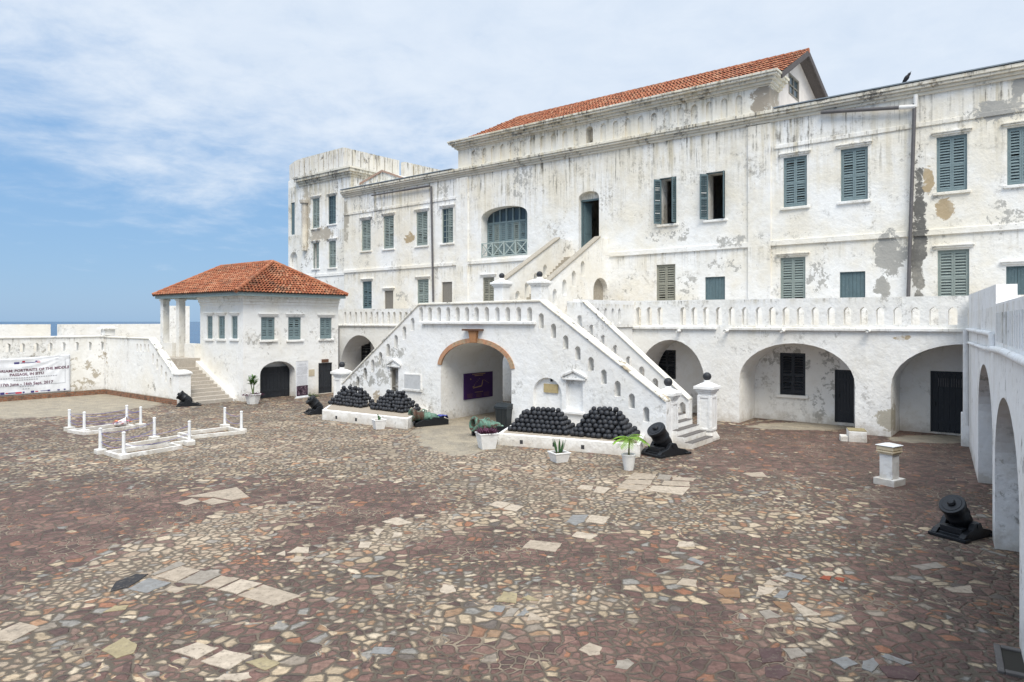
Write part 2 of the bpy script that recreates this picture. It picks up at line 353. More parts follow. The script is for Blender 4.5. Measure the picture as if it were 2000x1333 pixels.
def brick_mat(name, s, c1, c2, mortar, u=True):
    t = NT(name); b = t.n('ShaderNodeTexBrick'); a = t.dot((CS, -SN, 0)); dd = t.dot((SN, CS, 0)); z = t.dot((0, 0, 1))
    t.lk(t.comb(t.math('ADD', a, dd), z, 0), b.inputs['Vector']); b.inputs['Scale'].default_value = s
    t.lk(c1, b.inputs[1]); t.lk(c2, b.inputs[2]); t.lk(mortar, b.inputs[3]); b.inputs['Mortar Size'].default_value = .015; b.inputs['Brick Width'].default_value = .24; b.inputs['Row Height'].default_value = .09
    c = t.mix(t.ss(t.noise(3, 7, .7), .48, .62, 0, .8), b.outputs[0], (.10, .075, .06)); t.bump(t.noise(12, 5, .7), .5, .02); return t.done(c)
M_brick = brick_mat('old_brick', 1, (.30, .12, .06), (.22, .09, .05), (.22, .18, .14))
t = NT('arch_brick'); c = t.mix(t.ss(t.noise(2.2, 6, .7), .4, .62), (.47, .25, .15), (.40, .31, .21)); c = t.mix(t.ss(t.noise(6, 6, .7), .52, .66, 0, .7), c, (.22, .13, .09)); t.bump(t.noise(14, 5, .7), .5, .02); M_archbrick = t.done(c)

# ------------------------------------------------------------------ ground
def ell(px, py, blobs):
    s = 0
    for (cx, cy, ax, ay, rot, k) in blobs:
        x, y = px-cx, py-cy; c, s_ = math.cos(R(rot)), math.sin(R(rot))
        q = ((x*c+y*s_)/ax)**2+((-x*s_+y*c)/ay)**2
        s += k*math.exp(-q**2*.7)
    return s
PURP = [(190, 1010, 330, 60, 0, .9), (60, 1090, 140, 60, -8, .8), (680, 990, 260, 45, 3, .9), (600, 1045, 190, 60, -15, .85), (1640, 880, 380, 55, 0, .9), (1230, 1275, 330, 85, -5, .95), (1820, 1190, 190, 170, 0, .6), (960, 1065, 190, 30, 0, .75), (1310, 1080, 250, 45, 5, .45), (760, 1300, 160, 50, 0, .5),
        (300, 1270, 300, 70, 0, .35), (540, 1180, 240, 45, 12, .5), (1500, 1260, 160, 90, 0, .35), (1720, 990, 200, 50, 0, .4), (1120, 1130, 200, 30, 0, .35), (120, 840, 160, 14, -8, .4), (1850, 920, 130, 90, 0, .5)]
PALE = [(120, 790, 230, 22, -4, 1.3), (900, 850, 90, 40, 0, 1.0), (930, 810, 60, 20, 0, 1.0), (1580, 833, 130, 8, 0, .9), (1830, 858, 110, 9, 0, .9)]
CREAM = [(800, 880, 420, 45, 0, .5), (1120, 935, 200, 40, 0, .35), (300, 900, 280, 30, 0, .3), (330, 1085, 260, 42, -19, 1.3), (1000, 925, 260, 45, 3, .5), (760, 1050, 190, 24, -14, .8), (1150, 1000, 230, 45, 0, .55), (1100, 1185, 110, 30, -5, .8), (880, 1200, 200, 60, 0, .35), (480, 840, 300, 40, 0, .5), (1560, 1190, 90, 90, 20, .6), (1480, 1010, 160, 30, 0, .4), (60, 1300, 90, 60, 0, .5)]
us = [-57+.5*i for i in range(176)]; ds = [-16+.5*i for i in range(152)]
mb = MB(); vs = [W(a, b, 0) for b in ds for a in us]; nu = len(us)
mb.add(vs, [(j*nu+i, j*nu+i+1, (j+1)*nu+i+1, (j+1)*nu+i) for j in range(len(ds)-1) for i in range(nu-1)])
t = NT('paving')
wob = t.noise(.9, 3, .5, col=True); mxv = t.n('ShaderNodeVectorMath', operation='MULTIPLY_ADD'); t.lk(wob, mxv.inputs[0]); mxv.inputs[1].default_value = (.42, .42, 0); t.lk(t.pos, mxv.inputs[2])
wob2 = t.noise(6, 4, .6, col=True); mx2 = t.n('ShaderNodeVectorMath', operation='MULTIPLY_ADD'); t.lk(wob2, mx2.inputs[0]); mx2.inputs[1].default_value = (.10, .10, 0); t.lk(mxv.outputs[0], mx2.inputs[2])
flat = t.n('ShaderNodeVectorMath', operation='MULTIPLY'); t.lk(mx2.outputs[0], flat.inputs[0]); flat.inputs[1].default_value = (1, 1, 0)
def vor(feat, scale):
    v = t.n('ShaderNodeTexVoronoi', feature=feat, voronoi_dimensions='2D'); v.inputs['Scale'].default_value = scale; v.inputs['Randomness'].default_value = .92; t.lk(flat.outputs[0], v.inputs['Vector']); return v
sizes = t.ss(t.noise(.55, 3, .5), .46, .50)
va, vb = vor('F1', 4.2), vor('F1', 6.6); ea, eb = vor('DISTANCE_TO_EDGE', 4.2), vor('DISTANCE_TO_EDGE', 6.6)
rc = t.mix(sizes, va.outputs['Color'], vb.outputs['Color'])
ed = t.math('ADD', t.math('MULTIPLY', t.math('DIVIDE', ea.outputs['Distance'], 4.2), t.math('SUBTRACT', 1, sizes)), t.math('MULTIPLY', t.math('DIVIDE', eb.outputs['Distance'], 6.6), sizes))
sep = t.n('ShaderNodeSeparateColor'); t.lk(rc, sep.inputs[0]); r_, g_, b_ = sep.outputs
purp = t.n('ShaderNodeAttribute', attribute_name='purple').outputs['Fac']; pale = t.n('ShaderNodeAttribute', attribute_name='pale').outputs['Fac']
big = t.noise(.5, 4, .6)
cream = t.n('ShaderNodeAttribute', attribute_name='cream').outputs['Fac']
pp = t.math('ADD', t.math('SUBTRACT', t.math('MULTIPLY', purp, .72), t.math('MULTIPLY', cream, .62)), t.math('ADD', t.math('MULTIPLY', t.math('SUBTRACT', big, .5), .9), .36))
isp = t.math('LESS_THAN', r_, pp)
cmix = t.ramp(g_, [(0, (.285, .23, .165)), (.15, (.20, .172, .145)), (.28, (.35, .285, .205)), (.38, (.235, .155, .10)), (.47, (.155, .108, .09)), (.60, (.27, .222, .165)), (.72, (.195, .188, .178)), (.83, (.205, .115, .075)), (.88, (.40, .345, .27)), (.93, (.105, .09, .082))], True)
ccr = t.ramp(g_, [(0, (.32, .262, .20)), (.22, (.25, .195, .15)), (.42, (.37, .31, .24)), (.58, (.22, .20, .18)), (.70, (.30, .25, .195)), (.82, (.15, .10, .085)), (.92, (.29, .175, .11))], True)
cpur = t.ramp(b_, [(0, (.105, .063, .056)), (.3, (.132, .080, .070)), (.55, (.076, .050, .046)), (.75, (.157, .099, .083)), (.93, (.21, .103, .066))], True)
st = t.mix(isp, cmix, cpur); st = t.mix(t.math('LESS_THAN', b_, t.math('MULTIPLY', cream, 1.05)), st, ccr)
vn = t.noise(11, 8, .72); st = t.mix(1.0, st, t.ramp(vn, [(.28, (.48, .48, .47)), (.72, (1.38, 1.36, 1.34))]), 'MULTIPLY')
st = t.mix(t.ss(t.noise(23, 6, .75), .58, .70, 0, .5), st, (.09, .08, .065))
st = t.mix(1.0, st, t.ramp(t.noise(.30, 5, .6), [(.3, (.92, .91, .90)), (.7, (1.50, 1.47, 1.42))]), 'MULTIPLY')
st = t.mix(t.ss(t.noise(2.2, 6, .7), .50, .78, 0, .5), st, (.19, .16, .13))
mort = t.mix(t.ss(t.math('ADD', t.noise(.7, 4, .6), t.math('MULTIPLY', purp, .10)), .57, .72), (.095, .078, .060), (.245, .195, .145))
mw = t.math('MULTIPLY', t.ss(t.math('ADD', t.math('MULTIPLY', t.noise(2.6, 5, .65), .8), t.math('MULTIPLY', t.noise(11, 4, .6), .2)), .34, .72, .000, .030), t.math('SUBTRACT', 1.1, t.math('MULTIPLY', purp, .72)))
ew = t.math('SUBTRACT', ed, mw); sm = t.ss(ew, 0, .012); st = t.mix(t.ss(t.math('ADD', ew, t.math('MULTIPLY', t.math('SUBTRACT', vn, .5), .06)), .0, .045, .42, 0), st, (.10, .085, .066))
mort = t.mix(t.math('MULTIPLY', cream, .6), mort, (.135, .108, .08)); c = t.mix(sm, mort, st)
dust = t.ss(t.math('ADD', t.math('MULTIPLY', t.noise(.42, 7, .7, dist=.5), .8), t.math('MULTIPLY', t.noise(5, 5, .7), .2)), .53, .74, 0, .36)
c = t.mix(dust, c, (.25, .198, .152))
conc = t.mix(t.ss(t.noise(1.5, 6, .7), .35, .65), (.36, .31, .235), (.26, .23, .185))
c = t.mix(t.ss(t.math('ADD', pale, t.math('MULTIPLY', t.math('SUBTRACT', t.noise(1.3, 5, .6), .5), 1.0)), .45, .62), c, conc)
c = t.mix(t.ss(t.noise(.35, 6, .7), .55, .75, 0, .45), c, (.12, .105, .085))
t.b.inputs['Roughness'].default_value = .75
t.bump(t.math('ADD', t.math('MULTIPLY', t.ss(ew, 0, .03), 1.0), t.math('MULTIPLY', t.noise(14, 5, .65), .5)), .8, .03)
M_pave = t.done(c)
gnd = struct(mb.build('courtyard_ground', M_pave, merge=0))
me = gnd.data; a1 = me.attributes.new('purple', 'FLOAT', 'POINT'); a2 = me.attributes.new('pale', 'FLOAT', 'POINT'); a3 = me.attributes.new('cream', 'FLOAT', 'POINT')
for i, v in enumerate(me.vertices):
    if v.co.y > 3:
        px = 1000+v.co.x/v.co.y*FPX; py = HOR+HC/v.co.y*FPX
        a1.data[i].value = min(1, ell(px, py, PURP)); a2.data[i].value = min(1.4, ell(px, py, PALE)); a3.data[i].value = min(1, ell(px, py, CREAM))
# big flat slabs let into the paving
Z4 = lambda p: (p[0]*.35, 880+p[1]*.35); Z5 = lambda p: (700+p[0]*.35, 880+p[1]*.35); Z6 = lambda p: (1300+p[0]*.35, 880+p[1]*.35)
CR, WH, BG_, YL, GY, MV, OR = 'cr', 'wh', 'bg', 'yl', 'gy', 'mv', 'or'
slabs = [(Z4, CR, [(860,705),(1015,648),(1118,670),(985,736)]), (Z4, GY, [(990,738),(1122,672),(1240,693),(1120,750)]), (Z4, CR, [(1122,760),(1235,702),(1338,716),(1212,775)]), (Z4, WH, [(1215,780),(1345,722),(1463,745),(1322,805)]), (Z4, CR, [(1325,812),(1470,752),(1680,815),(1530,870)]),
 (Z4, BG_, [(715,775),(830,715),(955,740),(820,800)]), (Z4, CR, [(915,780),(955,757),(1040,775),(975,798)]), (Z4, CR, [(0,1010),(110,962),(220,990),(60,1070),(0,1065)]), (Z4, WH, [(955,1125),(1100,1075),(1220,1105),(1100,1170)]), (Z4, WH, [(1120,1180),(1250,1115),(1410,1150),(1275,1228)]),
 (Z4, YL, [(565,1120),(690,1045),(765,1085),(745,1135),(650,1165)]), (Z4, YL, [(575,905),(640,868),(720,866),(700,890)]), (Z4, YL, [(1370,1185),(1480,1155),(1565,1190),(1480,1230)]), (Z4, WH, [(1195,1280),(1250,1250),(1390,1240),(1405,1270),(1330,1294)]),
 (Z4, CR, [(985,295),(1070,268),(1120,285),(1040,308)]), (Z4, CR, [(1125,287),(1190,268),(1290,287),(1180,305)]), (Z4, CR, [(1040,260),(1320,207),(1390,262),(1290,280),(1190,262)]), (Z4, WH, [(1600,575),(1660,540),(1725,545),(1720,575)]), (Z4, WH, [(1540,585),(1590,562),(1592,590)]), (Z4, CR, [(1610,620),(1650,590),(1710,595),(1680,625)]),
 (Z4, 'bk', [(615,790),(650,735),(760,692),(828,692),(800,712),(712,768)]), (Z4, GY, [(840,695),(1000,622),(1036,638),(862,700)]),
 (Z5, CR, [(1500,160),(1540,124),(1662,135),(1645,163)]), (Z5, CR, [(1470,186),(1497,164),(1640,168),(1628,194)]), (Z5, CR, [(1440,210),(1466,190),(1618,198),(1585,225)]), (Z5, WH, [(1612,225),(1640,198),(1850,208),(1810,250)]), (Z5, GY, [(1662,162),(1680,135),(1750,140),(1738,166)]), (Z5, CR, [(1705,170),(1850,176),(1850,203),(1692,194)]), (Z5, CR, [(1755,150),(1885,155),(1870,172),(1750,168)]),
 (Z5, WH, [(130,400),(210,375),(305,405),(220,420)]), (Z5, WH, [(725,305),(770,285),(850,295),(800,325)]), (Z5, WH, [(807,330),(852,301),(925,315),(880,343)]), (Z5, WH, [(1220,215),(1240,195),(1315,200),(1300,222)]), (Z5, WH, [(1310,235),(1330,203),(1410,212),(1370,243)]), (Z5, BG_, [(1160,400),(1195,362),(1285,360),(1262,398),(1210,420)]), (Z5, WH, [(1268,400),(1300,362),(1405,375),(1370,415)]), (Z5, CR, [(915,545),(960,502),(1135,520),(1100,568)]), (Z5, WH, [(1190,480),(1220,452),(1335,475),(1290,500)]),
 (Z5, WH, [(0,545),(10,510),(75,512),(60,545)]), (Z5, WH, [(80,450),(100,435),(145,440),(110,480)]), (Z5, WH, [(185,490),(200,455),(250,462),(240,480)]), (Z5, WH, [(455,790),(470,750),(530,755),(545,790),(490,803)]), (Z5, CR, [(1775,750),(1810,715),(1890,725),(1890,765)]), (Z5, YL, [(765,845),(810,790),(885,800),(880,855)]), (Z5, BG_, [(725,900),(760,865),(820,870),(800,905)]), (Z5, GY, [(800,935),(850,880),(900,885),(860,930)]), (Z5, BG_, [(880,925),(930,880),(955,905),(920,925)]), (Z5, CR, [(940,955),(960,905),(1010,930),(1040,950)]), (Z5, YL, [(910,825),(945,810),(1010,840),(960,840)]), (Z5, BG_, [(65,1135),(90,1100),(205,1105),(180,1140)]), (Z5, GY, [(1430,1215),(1440,1175),(1500,1165),(1540,1190),(1500,1225)]), (Z5, CR, [(1230,1115),(1290,1075),(1360,1100),(1350,1140),(1290,1150)]),
 (Z6, WH, [(60,540),(75,510),(155,512),(165,540)]), (Z6, WH, [(505,820),(515,760),(625,768),(590,800)]), (Z6, CR, [(540,750),(580,722),(650,760)]), (Z6, WH, [(585,713),(610,697),(690,730),(670,742)]), (Z6, WH, [(695,855),(735,853),(870,920),(770,930)]), (Z6, OR, [(597,845),(688,850),(720,905),(660,905)]), (Z6, GY, [(1365,645),(1510,625),(1565,655),(1440,670)]), (Z6, CR, [(1550,770),(1700,757),(1720,800),(1610,795)]), (Z6, CR, [(430,130),(540,122),(570,150),(480,148)]), (Z6, BG_, [(1200,1150),(1240,1140),(1380,1190),(1330,1203)]), (Z6, MV, [(1190,1210),(1330,1206),(1420,1250),(1380,1290),(1240,1270)]), (Z6, MV, [(520,1110),(640,1100),(660,1180),(540,1190)]), (Z6, BG_, [(915,1170),(1010,1155),(1075,1195),(1000,1225)]), (Z6, GY, [(650,1110),(740,1105),(790,1150),(700,1170)]), (Z6, CR, [(1140,715),(1150,712),(1200,735),(1190,740)]),
 (Z6, GY, [(520,900),(580,890),(650,930),(560,945)]), (Z6, BG_, [(600,820),(640,785),(695,785),(660,830)]), (Z6, MV, [(555,1210),(640,1200),(700,1245),(640,1280),(560,1265)]), (Z6, BG_, [(1100,1180),(1160,1160),(1190,1200),(1150,1240),(1095,1220)]), (Z6, BG_, [(650,700),(690,680),(790,705),(760,725)]), (Z6, GY, [(50,660),(120,638),(195,650),(150,670)]), (Z6, BG_, [(120,610),(140,597),(215,625),(200,642)]), (Z6, 'br', [(860,715),(880,700),(925,705),(915,728)]), (Z6, 'br', [(940,715),(950,708),(1000,715),(995,738)]), (Z6, OR, [(300,720),(330,695),(395,700),(385,735)]), (Z6, OR, [(290,790),(310,770),(410,775),(415,825),(330,820)])]
t = NT('slab_stone'); at = t.n('ShaderNodeAttribute', attribute_name='tone').outputs['Fac']
c = t.ramp(at, [(0, (.37, .31, .245)), (.125, (.44, .375, .30)), (.25, (.225, .225, .222)), (.375, (.31, .26, .16)), (.5, (.27, .24, .205)), (.625, (.095, .06, .06)), (.75, (.24, .145, .085)), (.8751, (.035, .035, .038)), (.95, (.28, .08, .045))], True)
c = t.mix(1, c, t.ramp(t.noise(6, 7, .65), [(.25, (.68, .67, .66)), (.75, (1.2, 1.2, 1.2))]), 'MULTIPLY'); c = t.mix(t.ss(t.noise(2.4, 7, .75), .57, .68, 0, .7), c, (.17, .145, .12)); c = t.mix(t.ss(t.noise(13, 7, .75), .52, .64, 0, .6), c, (.15, .125, .10)); t.bump(t.noise(9, 6, .65), .5, .02); M_slab = t.done(c)
tone = {CR: 0.02, WH: .14, BG_: .26, YL: .4, GY: .52, MV: .65, OR: .78, 'bk': .9, 'br': .97}
mb = MB()
for q, cc, pl in slabs:
    P = [G(*q(p)) for p in pl]; n = len(P); ctr = sum(P, Vector())/n; h = .006+.006*random.random()
    pts = []
    for i in range(n):                              # roughen the outline a little
        a, b = P[i], P[(i+1) % n]; pts.append(a)
        for k in (1, 2):
            m = a.lerp(b, k/3); pts.append(m+(m-ctr).normalized()*random.uniform(-.022, .012))
    m = len(pts)
    mb.add([(p.x, p.y, h) for p in pts]+[(p.x+(p.x-ctr.x)*.01, p.y+(p.y-ctr.y)*.01, -.02) for p in pts], [tuple(range(m))]+[(i, (i+1) % m, m+(i+1) % m, m+i) for i in range(m)], tone[cc])
struct(mb.build('paving_slabs', M_slab, attr='tone', merge=0))
# drain opening at the right edge of the court
# sea
t = NT('sea'); t.b.inputs['Roughness'].default_value = .25
c = t.mix(t.ss(t.noise(.012, 5, .6), .4, .65), (.010, .050, .115), (.022, .075, .15)); t.bump(t.noise(.25, 5, .6), .4, .5); M_sea = t.done(c)
struct(MB().add([(-26000, -2000, -12), (26000, -2000, -12), (26000, 30000, -12), (-26000, 30000, -12)], [(0, 1, 2, 3)]).build('sea', M_sea))

# ------------------------------------------------------------------ windows, doors, roofs
def leaf(mb, f, wd, z0, z1, pitch=.115, th=.04):
    """louvred leaf in its own plane: f(s, t, z), s 0..wd"""
    b = .07
    mb.box(0, b, 0, th, z0, z1, f); mb.box(wd-b, wd, 0, th, z0, z1, f)
    mid = z0+(z1-z0)*.47
    for a, c in ((z0, z0+.11), (mid-.05, mid+.05), (z1-.09, z1)): mb.box(b, wd-b, .002, th-.002, a, c, f)
    for a, c in ((z0+.11, mid-.05), (mid+.05, z1-.09)):
        n = max(2, int((c-a)/pitch)); h = (c-a)/n
        for i in range(n):
            dz = random.uniform(-.012, .012) if random.random() > .06 else -.05
            zz = a+h*i; p = []
            for s in (b, wd-b):
                p += [(s, -.004+dz*.3, zz+.004), (s, th+.02, zz+h*.84+dz), (s, th+.02, zz+h*.84+.012+dz), (s, -.004+dz*.3, zz+.016)]
            mb.add([f(*q) for q in p], [(0, 1, 2, 3), (7, 6, 5, 4), (0, 4, 5, 1), (1, 5, 6, 2), (2, 6, 7, 3), (3, 7, 4, 0)])
def planks(mb, f, wd, z0, z1, n=4, th=.04):
    for i in range(n):
        mb.box(wd*i/n+.004, wd*(i+1)/n-.004, random.uniform(0, .006), th, z0, z1, f)
    mb.box(.01, wd-.01, th-.004, th+.02, z0+.1, z1-.1, f)
def window(par, F, a0, a1, z0, z1, mat, kind='louvre', sill=True, lintel=True, open_l=0, open_r=0, rec=.07, label=None, plaster_=None, glazing=False, lm=None):
    """a window as a part; leaves, sill and lintel are its sub-parts"""
    fr = MB(); b = .055
    fr.box(a0, a0+b, rec, rec+.09, z0, z1, F); fr.box(a1-b, a1, rec, rec+.09, z0, z1, F)
    fr.box(a0+b, a1-b, rec, rec+.09, z1-b, z1, F); fr.box(a0+b, a1-b, rec, rec+.09, z0, z0+b*.8, F)
    if glazing:
        for i in (1, 2): q = a0+b+(a1-a0-2*b)*i/3; fr.box(q-.02, q+.02, rec+.02, rec+.06, z0+b, z1-b, F)
        for i in range(1, 6): q = z0+(z1-z0)*i/6; fr.box(a0+b, a1-b, rec+.025, rec+.055, q-.018, q+.018, F)
    o = fr.build('door_frame' if kind == 'door' else 'window', mat, par)
    if label: o['label'] = label
    wd = (a1-a0-2*b)/2-.004
    for side, ang in ((0, open_l), (1, open_r)):
        if ang is None: continue
        lf = MB(); ca, sa = math.cos(R(ang)), math.sin(R(ang))
        if side == 0: f = lambda s, t, z, ca=ca, sa=sa: F(a0+b+.002+s*ca+t*sa, rec+.015-s*sa+t*ca, z)
        else: f = lambda s, t, z, ca=ca, sa=sa: F(a1-b-.002-s*ca-t*sa, rec+.015-s*sa+t*ca, z)
        if kind == 'louvre': leaf(lf, f, wd, z0+.05, z1-b-.005)
        else: planks(lf, f, wd, z0+.05, z1-b-.005, 3)
        lf.build('shutter' if kind != 'door' else 'door_leaf', mat, o)
    if glazing: MB().add([F(a0+b, rec+.06, z0), F(a1-b, rec+.06, z0), F(a1-b, rec+.06, z1), F(a0+b, rec+.06, z1)], [(0, 1, 2, 3)]).build('pane', M_glass, o)
    pm = plaster_ or P_main
    if sill: MB().box(a0-.14, a1+.14, -.10, .06, z0-.13, z0-.003, F).build('sill', pm, o, bevel=.02)
    if lintel:
        s = MB(); s.box(a0-.20, a1+.20, -.13, .02, z1+.16, z1+.23, F); s.box(a0-.15, a1+.15, -.08, .02, z1+.08, z1+.16, F); s.build('lintel', pm, o, bevel=.015)
    return o
def tiles(mb, A, B, C, Dp, rows, pan=.22, lift=.09):
    A, B, C, Dp = map(Vector, (A, B, C, Dp)); nrm = (B-A).cross(Dp-A).normalized()
    if nrm.z < 0: nrm = -nrm
    for i in range(rows):
        v0, v1 = i/rows, (i+1.08)/rows
        Lb, Rb, Lt, Rt = A.lerp(Dp, v0), B.lerp(C, v0), A.lerp(Dp, min(v1, 1)), B.lerp(C, min(v1, 1))
        n = max(1, int((Rb-Lb).length/pan)); jit = random.uniform(-.01, .012)
        for k in range(n):
            u0, u1 = k/n, (k+1)/n; um = (u0+u1)/2; q = random.uniform(-.012, .012)
            p = [Lb.lerp(Rb, u0)+nrm*(lift*.55+jit+q), Lb.lerp(Rb, um)+nrm*(lift*1.5+jit+q), Lb.lerp(Rb, u1)+nrm*(lift*.55+jit+q), Lt.lerp(Rt, u1), Lt.lerp(Rt, um)+nrm*lift*.8, Lt.lerp(Rt, u0), Lb.lerp(Rb, u0)-nrm*.01, Lb.lerp(Rb, um)-nrm*.01, Lb.lerp(Rb, u1)-nrm*.01]
            mb.add(p, [(0, 1, 4, 5), (1, 2, 3, 4)], random.uniform(.1, 1)); mb.add(p, [(6, 7, 1, 0), (7, 8, 2, 1)], 0.0)  # risers coloured near black: shade under each course is painted in

# ------------------------------------------------------------------ the long castle building
DF = 35.0; F0 = FU(DF)
ULm, URm = U(893, DF), U(1503, DF); ULw, URw = U(672, DF), 7.0
cb = cthing('castle_building', 'long three storey white castle building with blue shutters and a red ridge roof', 'building', (ULw+URw)/2, 40)
def WP(x0, x1, yt, yb, d=DF): c_ = (x0+x1)/2; return U(x0, d), U(x1, d), Zd(c_, yb, d), Zd(c_, yt, d)
wins = [  # px box, material, options
 ((1530, 1576, 306, 404), M_blue, {}), ((1642, 1695, 289, 392), M_blue, {}), ((1829, 1889, 265, 374), M_blue, {}), ((1967, 2024, 247, 360), M_blue, {}), ((2110, 2170, 214, 340), M_blue, {}),
 ((1288, 1321, 347, 438), M_teal, dict(open_l=128, open_r=88, lintel=False)), ((1379, 1416, 336, 429), M_teal, dict(open_l=132, open_r=106, lintel=False)),
 ((1282, 1319, 517, 590), M_olive, dict(lintel=False, sill=False)), ((1377, 1416, 541, 590), M_teal, dict(kind='plank', lintel=False, sill=False, label='small plank shutter window')), ((1524, 1573, 503, 592), M_grn, dict(sill=False)), ((1640, 1690, 531, 596), M_teal, dict(kind='door', lintel=False, sill=False)), ((1831, 1893, 488, 592), M_grn, dict(sill=False)), ((1965, 2010, 520, 612), M_teal, dict(kind='door', sill=False)),
 ((706, 724, 430, 490), M_grn, {}), ((749, 769, 422, 486), M_grn, {}), ((813, 835, 414, 480), M_grn, {}), ((863, 885, 407, 475), M_grn, dict(open_l=None, glazing=True, label='window with one leaf of small glass panes')),
 ((708, 726, 550, 603), M_teal, dict(sill=False)), ((751, 768, 568, 604), M_wood, dict(kind='door', sill=False)), ((815, 837, 546, 604), M_grn, dict(sill=False)), ((863, 883, 551, 606), M_wood, dict(kind='door', sill=False, lintel=False)), ((943, 965, 542, 606), M_olive, dict(sill=False))]
holes = []; wspec = []
for bx, m, o in wins:
    a0, a1, z0, z1 = WP(*bx); holes.append(rect(a0, a1, z0, z1)); wspec.append((a0, a1, z0, z1, m, o))
bwa = (U(940, DF), U(1030, DF)); bwc = sum(bwa)/2; bwz0 = Zd(985, 501, DF); bws = Zd(985, 424, DF); bwt = Zd(985, 403, DF)
holes.append(arch(bwc, bwa[1]-bwa[0], bwz0, bws, bwt, 16, .8))
dra = (U(1130, DF), U(1170, DF)); drc = sum(dra)/2; drz0 = 8.35; drs = Zd(1150, 388, DF); drt = Zd(1150, 374, DF)
holes.append(arch(drc, dra[1]-dra[0], drz0, drs, drt, 12, .8))
wl = MB(); wl.panel(rect(ULw, URw, -.3, 15.0), holes, F0, 0, 1.0)
# side, back walls, floor and flat roof close the building behind the front
bh = (U(1149, 45.3), U(1172, 45.3)); bz = (Zd(1160, 480, 45.3), Zd(1160, 434, 45.3))
wl.panel(rect(ULw, URw, -.3, 15.0), [rect(bh[0], bh[1], bz[0], bz[1])], FU(45.3), 0, .6)
wl.box(ULw+.002, ULw+.6, DF+1.002, 45.3, -.3, 14.99); wl.box(URw-.6, URw-.002, DF+1.002, 45.3, -.3, 14.99)
wl.box(-25.5, -24.9, DF+1.002, 45.3, -.3, 14.98); wl.box(-18.6, -18.3, DF+1.002, 45.3, -.3, 14.98)
wl.build('wall', P_main, cb)
fl = MB(); fl.box(ULw+.6, URw-.6, DF+1.002, 45.3, 8.15, 8.33); fl.build('floor', M_wood, cb)
fl = MB(); fl.box(ULw+.01, URw-.01, DF+.5, 45.9, 15.0, 15.06); fl.build('flat_roof', P_coping, cb)
gb = MB()
for i in range(1, 3): q = bh[0]+(bh[1]-bh[0])*i/3; gb.box(q-.035, q+.035, 45.35, 45.42, bz[0], bz[1])
for i in range(1, 4): q = bz[0]+(bz[1]-bz[0])*i/4; gb.box(bh[0], bh[1], 45.36, 45.41, q-.035, q+.035)
gb.build('window_grid', M_black, cb)
for a0, a1, z0, z1, m, o in wspec: window(cb, F0, a0, a1, z0, z1, m, **o)
# glazed leaf beside the open shutter
# string courses and pilasters
def band(mb, a0, a1, z0, z1, pr): mb.box(a0, a1, -pr, .01, z0, z1, F0)
zs1 = Zd(1250, 483, DF)
s = MB(); band(s, U(1192, DF), URw, Zd(1700, 462, DF)-.15, Zd(1700, 462, DF)+.12, .09); s.build('string_course', P_main, cb, bevel=.02)
s = MB(); band(s, ULw, U(1090, DF), Zd(800, 522, DF)-.12, Zd(800, 522, DF)+.12, .09); s.build('string_course', P_main, cb, bevel=.02)
s = MB(); band(s, U(1512, DF), URw, Zd(1750, 252, DF)-.1, Zd(1750, 252, DF)+.1, .06); s.build('string_course', P_main, cb, bevel=.02)
s = MB(); band(s, ULw, U(891, DF), Zd(800, 400, DF)-.1, Zd(800, 400, DF)+.1, .06); s.build('string_course', P_main, cb, bevel=.02)
s = MB(); s.box(U(1462, DF), U(1506, DF), -.10, .01, 4, 14.45, F0); s.build('pilaster', P_main, cb)
s = MB(); s.box(U(893, DF), U(915, DF), -.10, .01, 4, 14.45, F0); s.build('pilaster', P_main, cb)
# lower cornice, all along; split so the ends butt
def cornice(mb, a0, a1, steps, z, F=F0, ret=0):
    for pr, h in steps:
        mb.box(a0-ret*pr, a1+ret*pr, -pr, .02, z, z+h-.002, F); z += h
s = MB(); cornice(s, ULw-.1, URw, ((.10, .14), (.20, .12), (.32, .12), (.38, .16)), 14.5); s.build('cornice', P_corn, cb, bevel=.02)
M_felt = paint('roof_felt', (.22, .26, .30), .6, .5, (.4, .4, .38), 3)
for qa, qb in ((U(1515, DF), URw), (ULw, U(890, DF))): MB().box(qa, qb, -.42, .6, 15.07, 15.12, F0).build('roof_edge', M_felt, cb)
# parapet with blind niches and one deep one
uPL, uPR = U(895, DF), U(1503, DF)
nx = [925, 946, 963, 981, 1000, 1019, 1039, 1060, 1081, 1103, 1125, 1151, 1178, 1202, 1226, 1251, 1277, 1302, 1329, 1356, 1385, 1414, 1443]
nh = []
for x in nx:
    wn_ = .5 if x == 1151 else .36
    nh.append(arch(U(x, DF), wn_, 15.14 if x != 1151 else 15.2, 15.98, 16.2, 8))
s = MB(); s.panel(rect(uPL, uPR, 15.062, 16.38), nh, F0, 0.0, .09)
s.panel(rect(uPL, uPR, 15.062, 16.38), [nh[nx.index(1151)]], F0, .092, .5)
s.box(uPL, uPL+.5, .502, 1.4, 15.062, 16.38, F0); s.box(uPR-.5, uPR, .502, 1.5, 15.062, 16.38, F0); s.box(uPL+1, uPR-1, 1.0, 1.1, 15.062, 16.38, F0)
s.build('parapet', plaster('plaster_parapet', 1.0, .6, bands=((16.4, 1.3, 1.1),), spots=[SP(1490, 190, 24, 26, (.34, .30, .25), 35, 34, 38)], peel=.55, white=(.74, .73, .69)), cb)
s = MB(); cornice(s, uPL, uPR, ((.08, .08), (.20, .14), (.34, .14), (.50, .12), (.56, .12)), 16.382, ret=1)
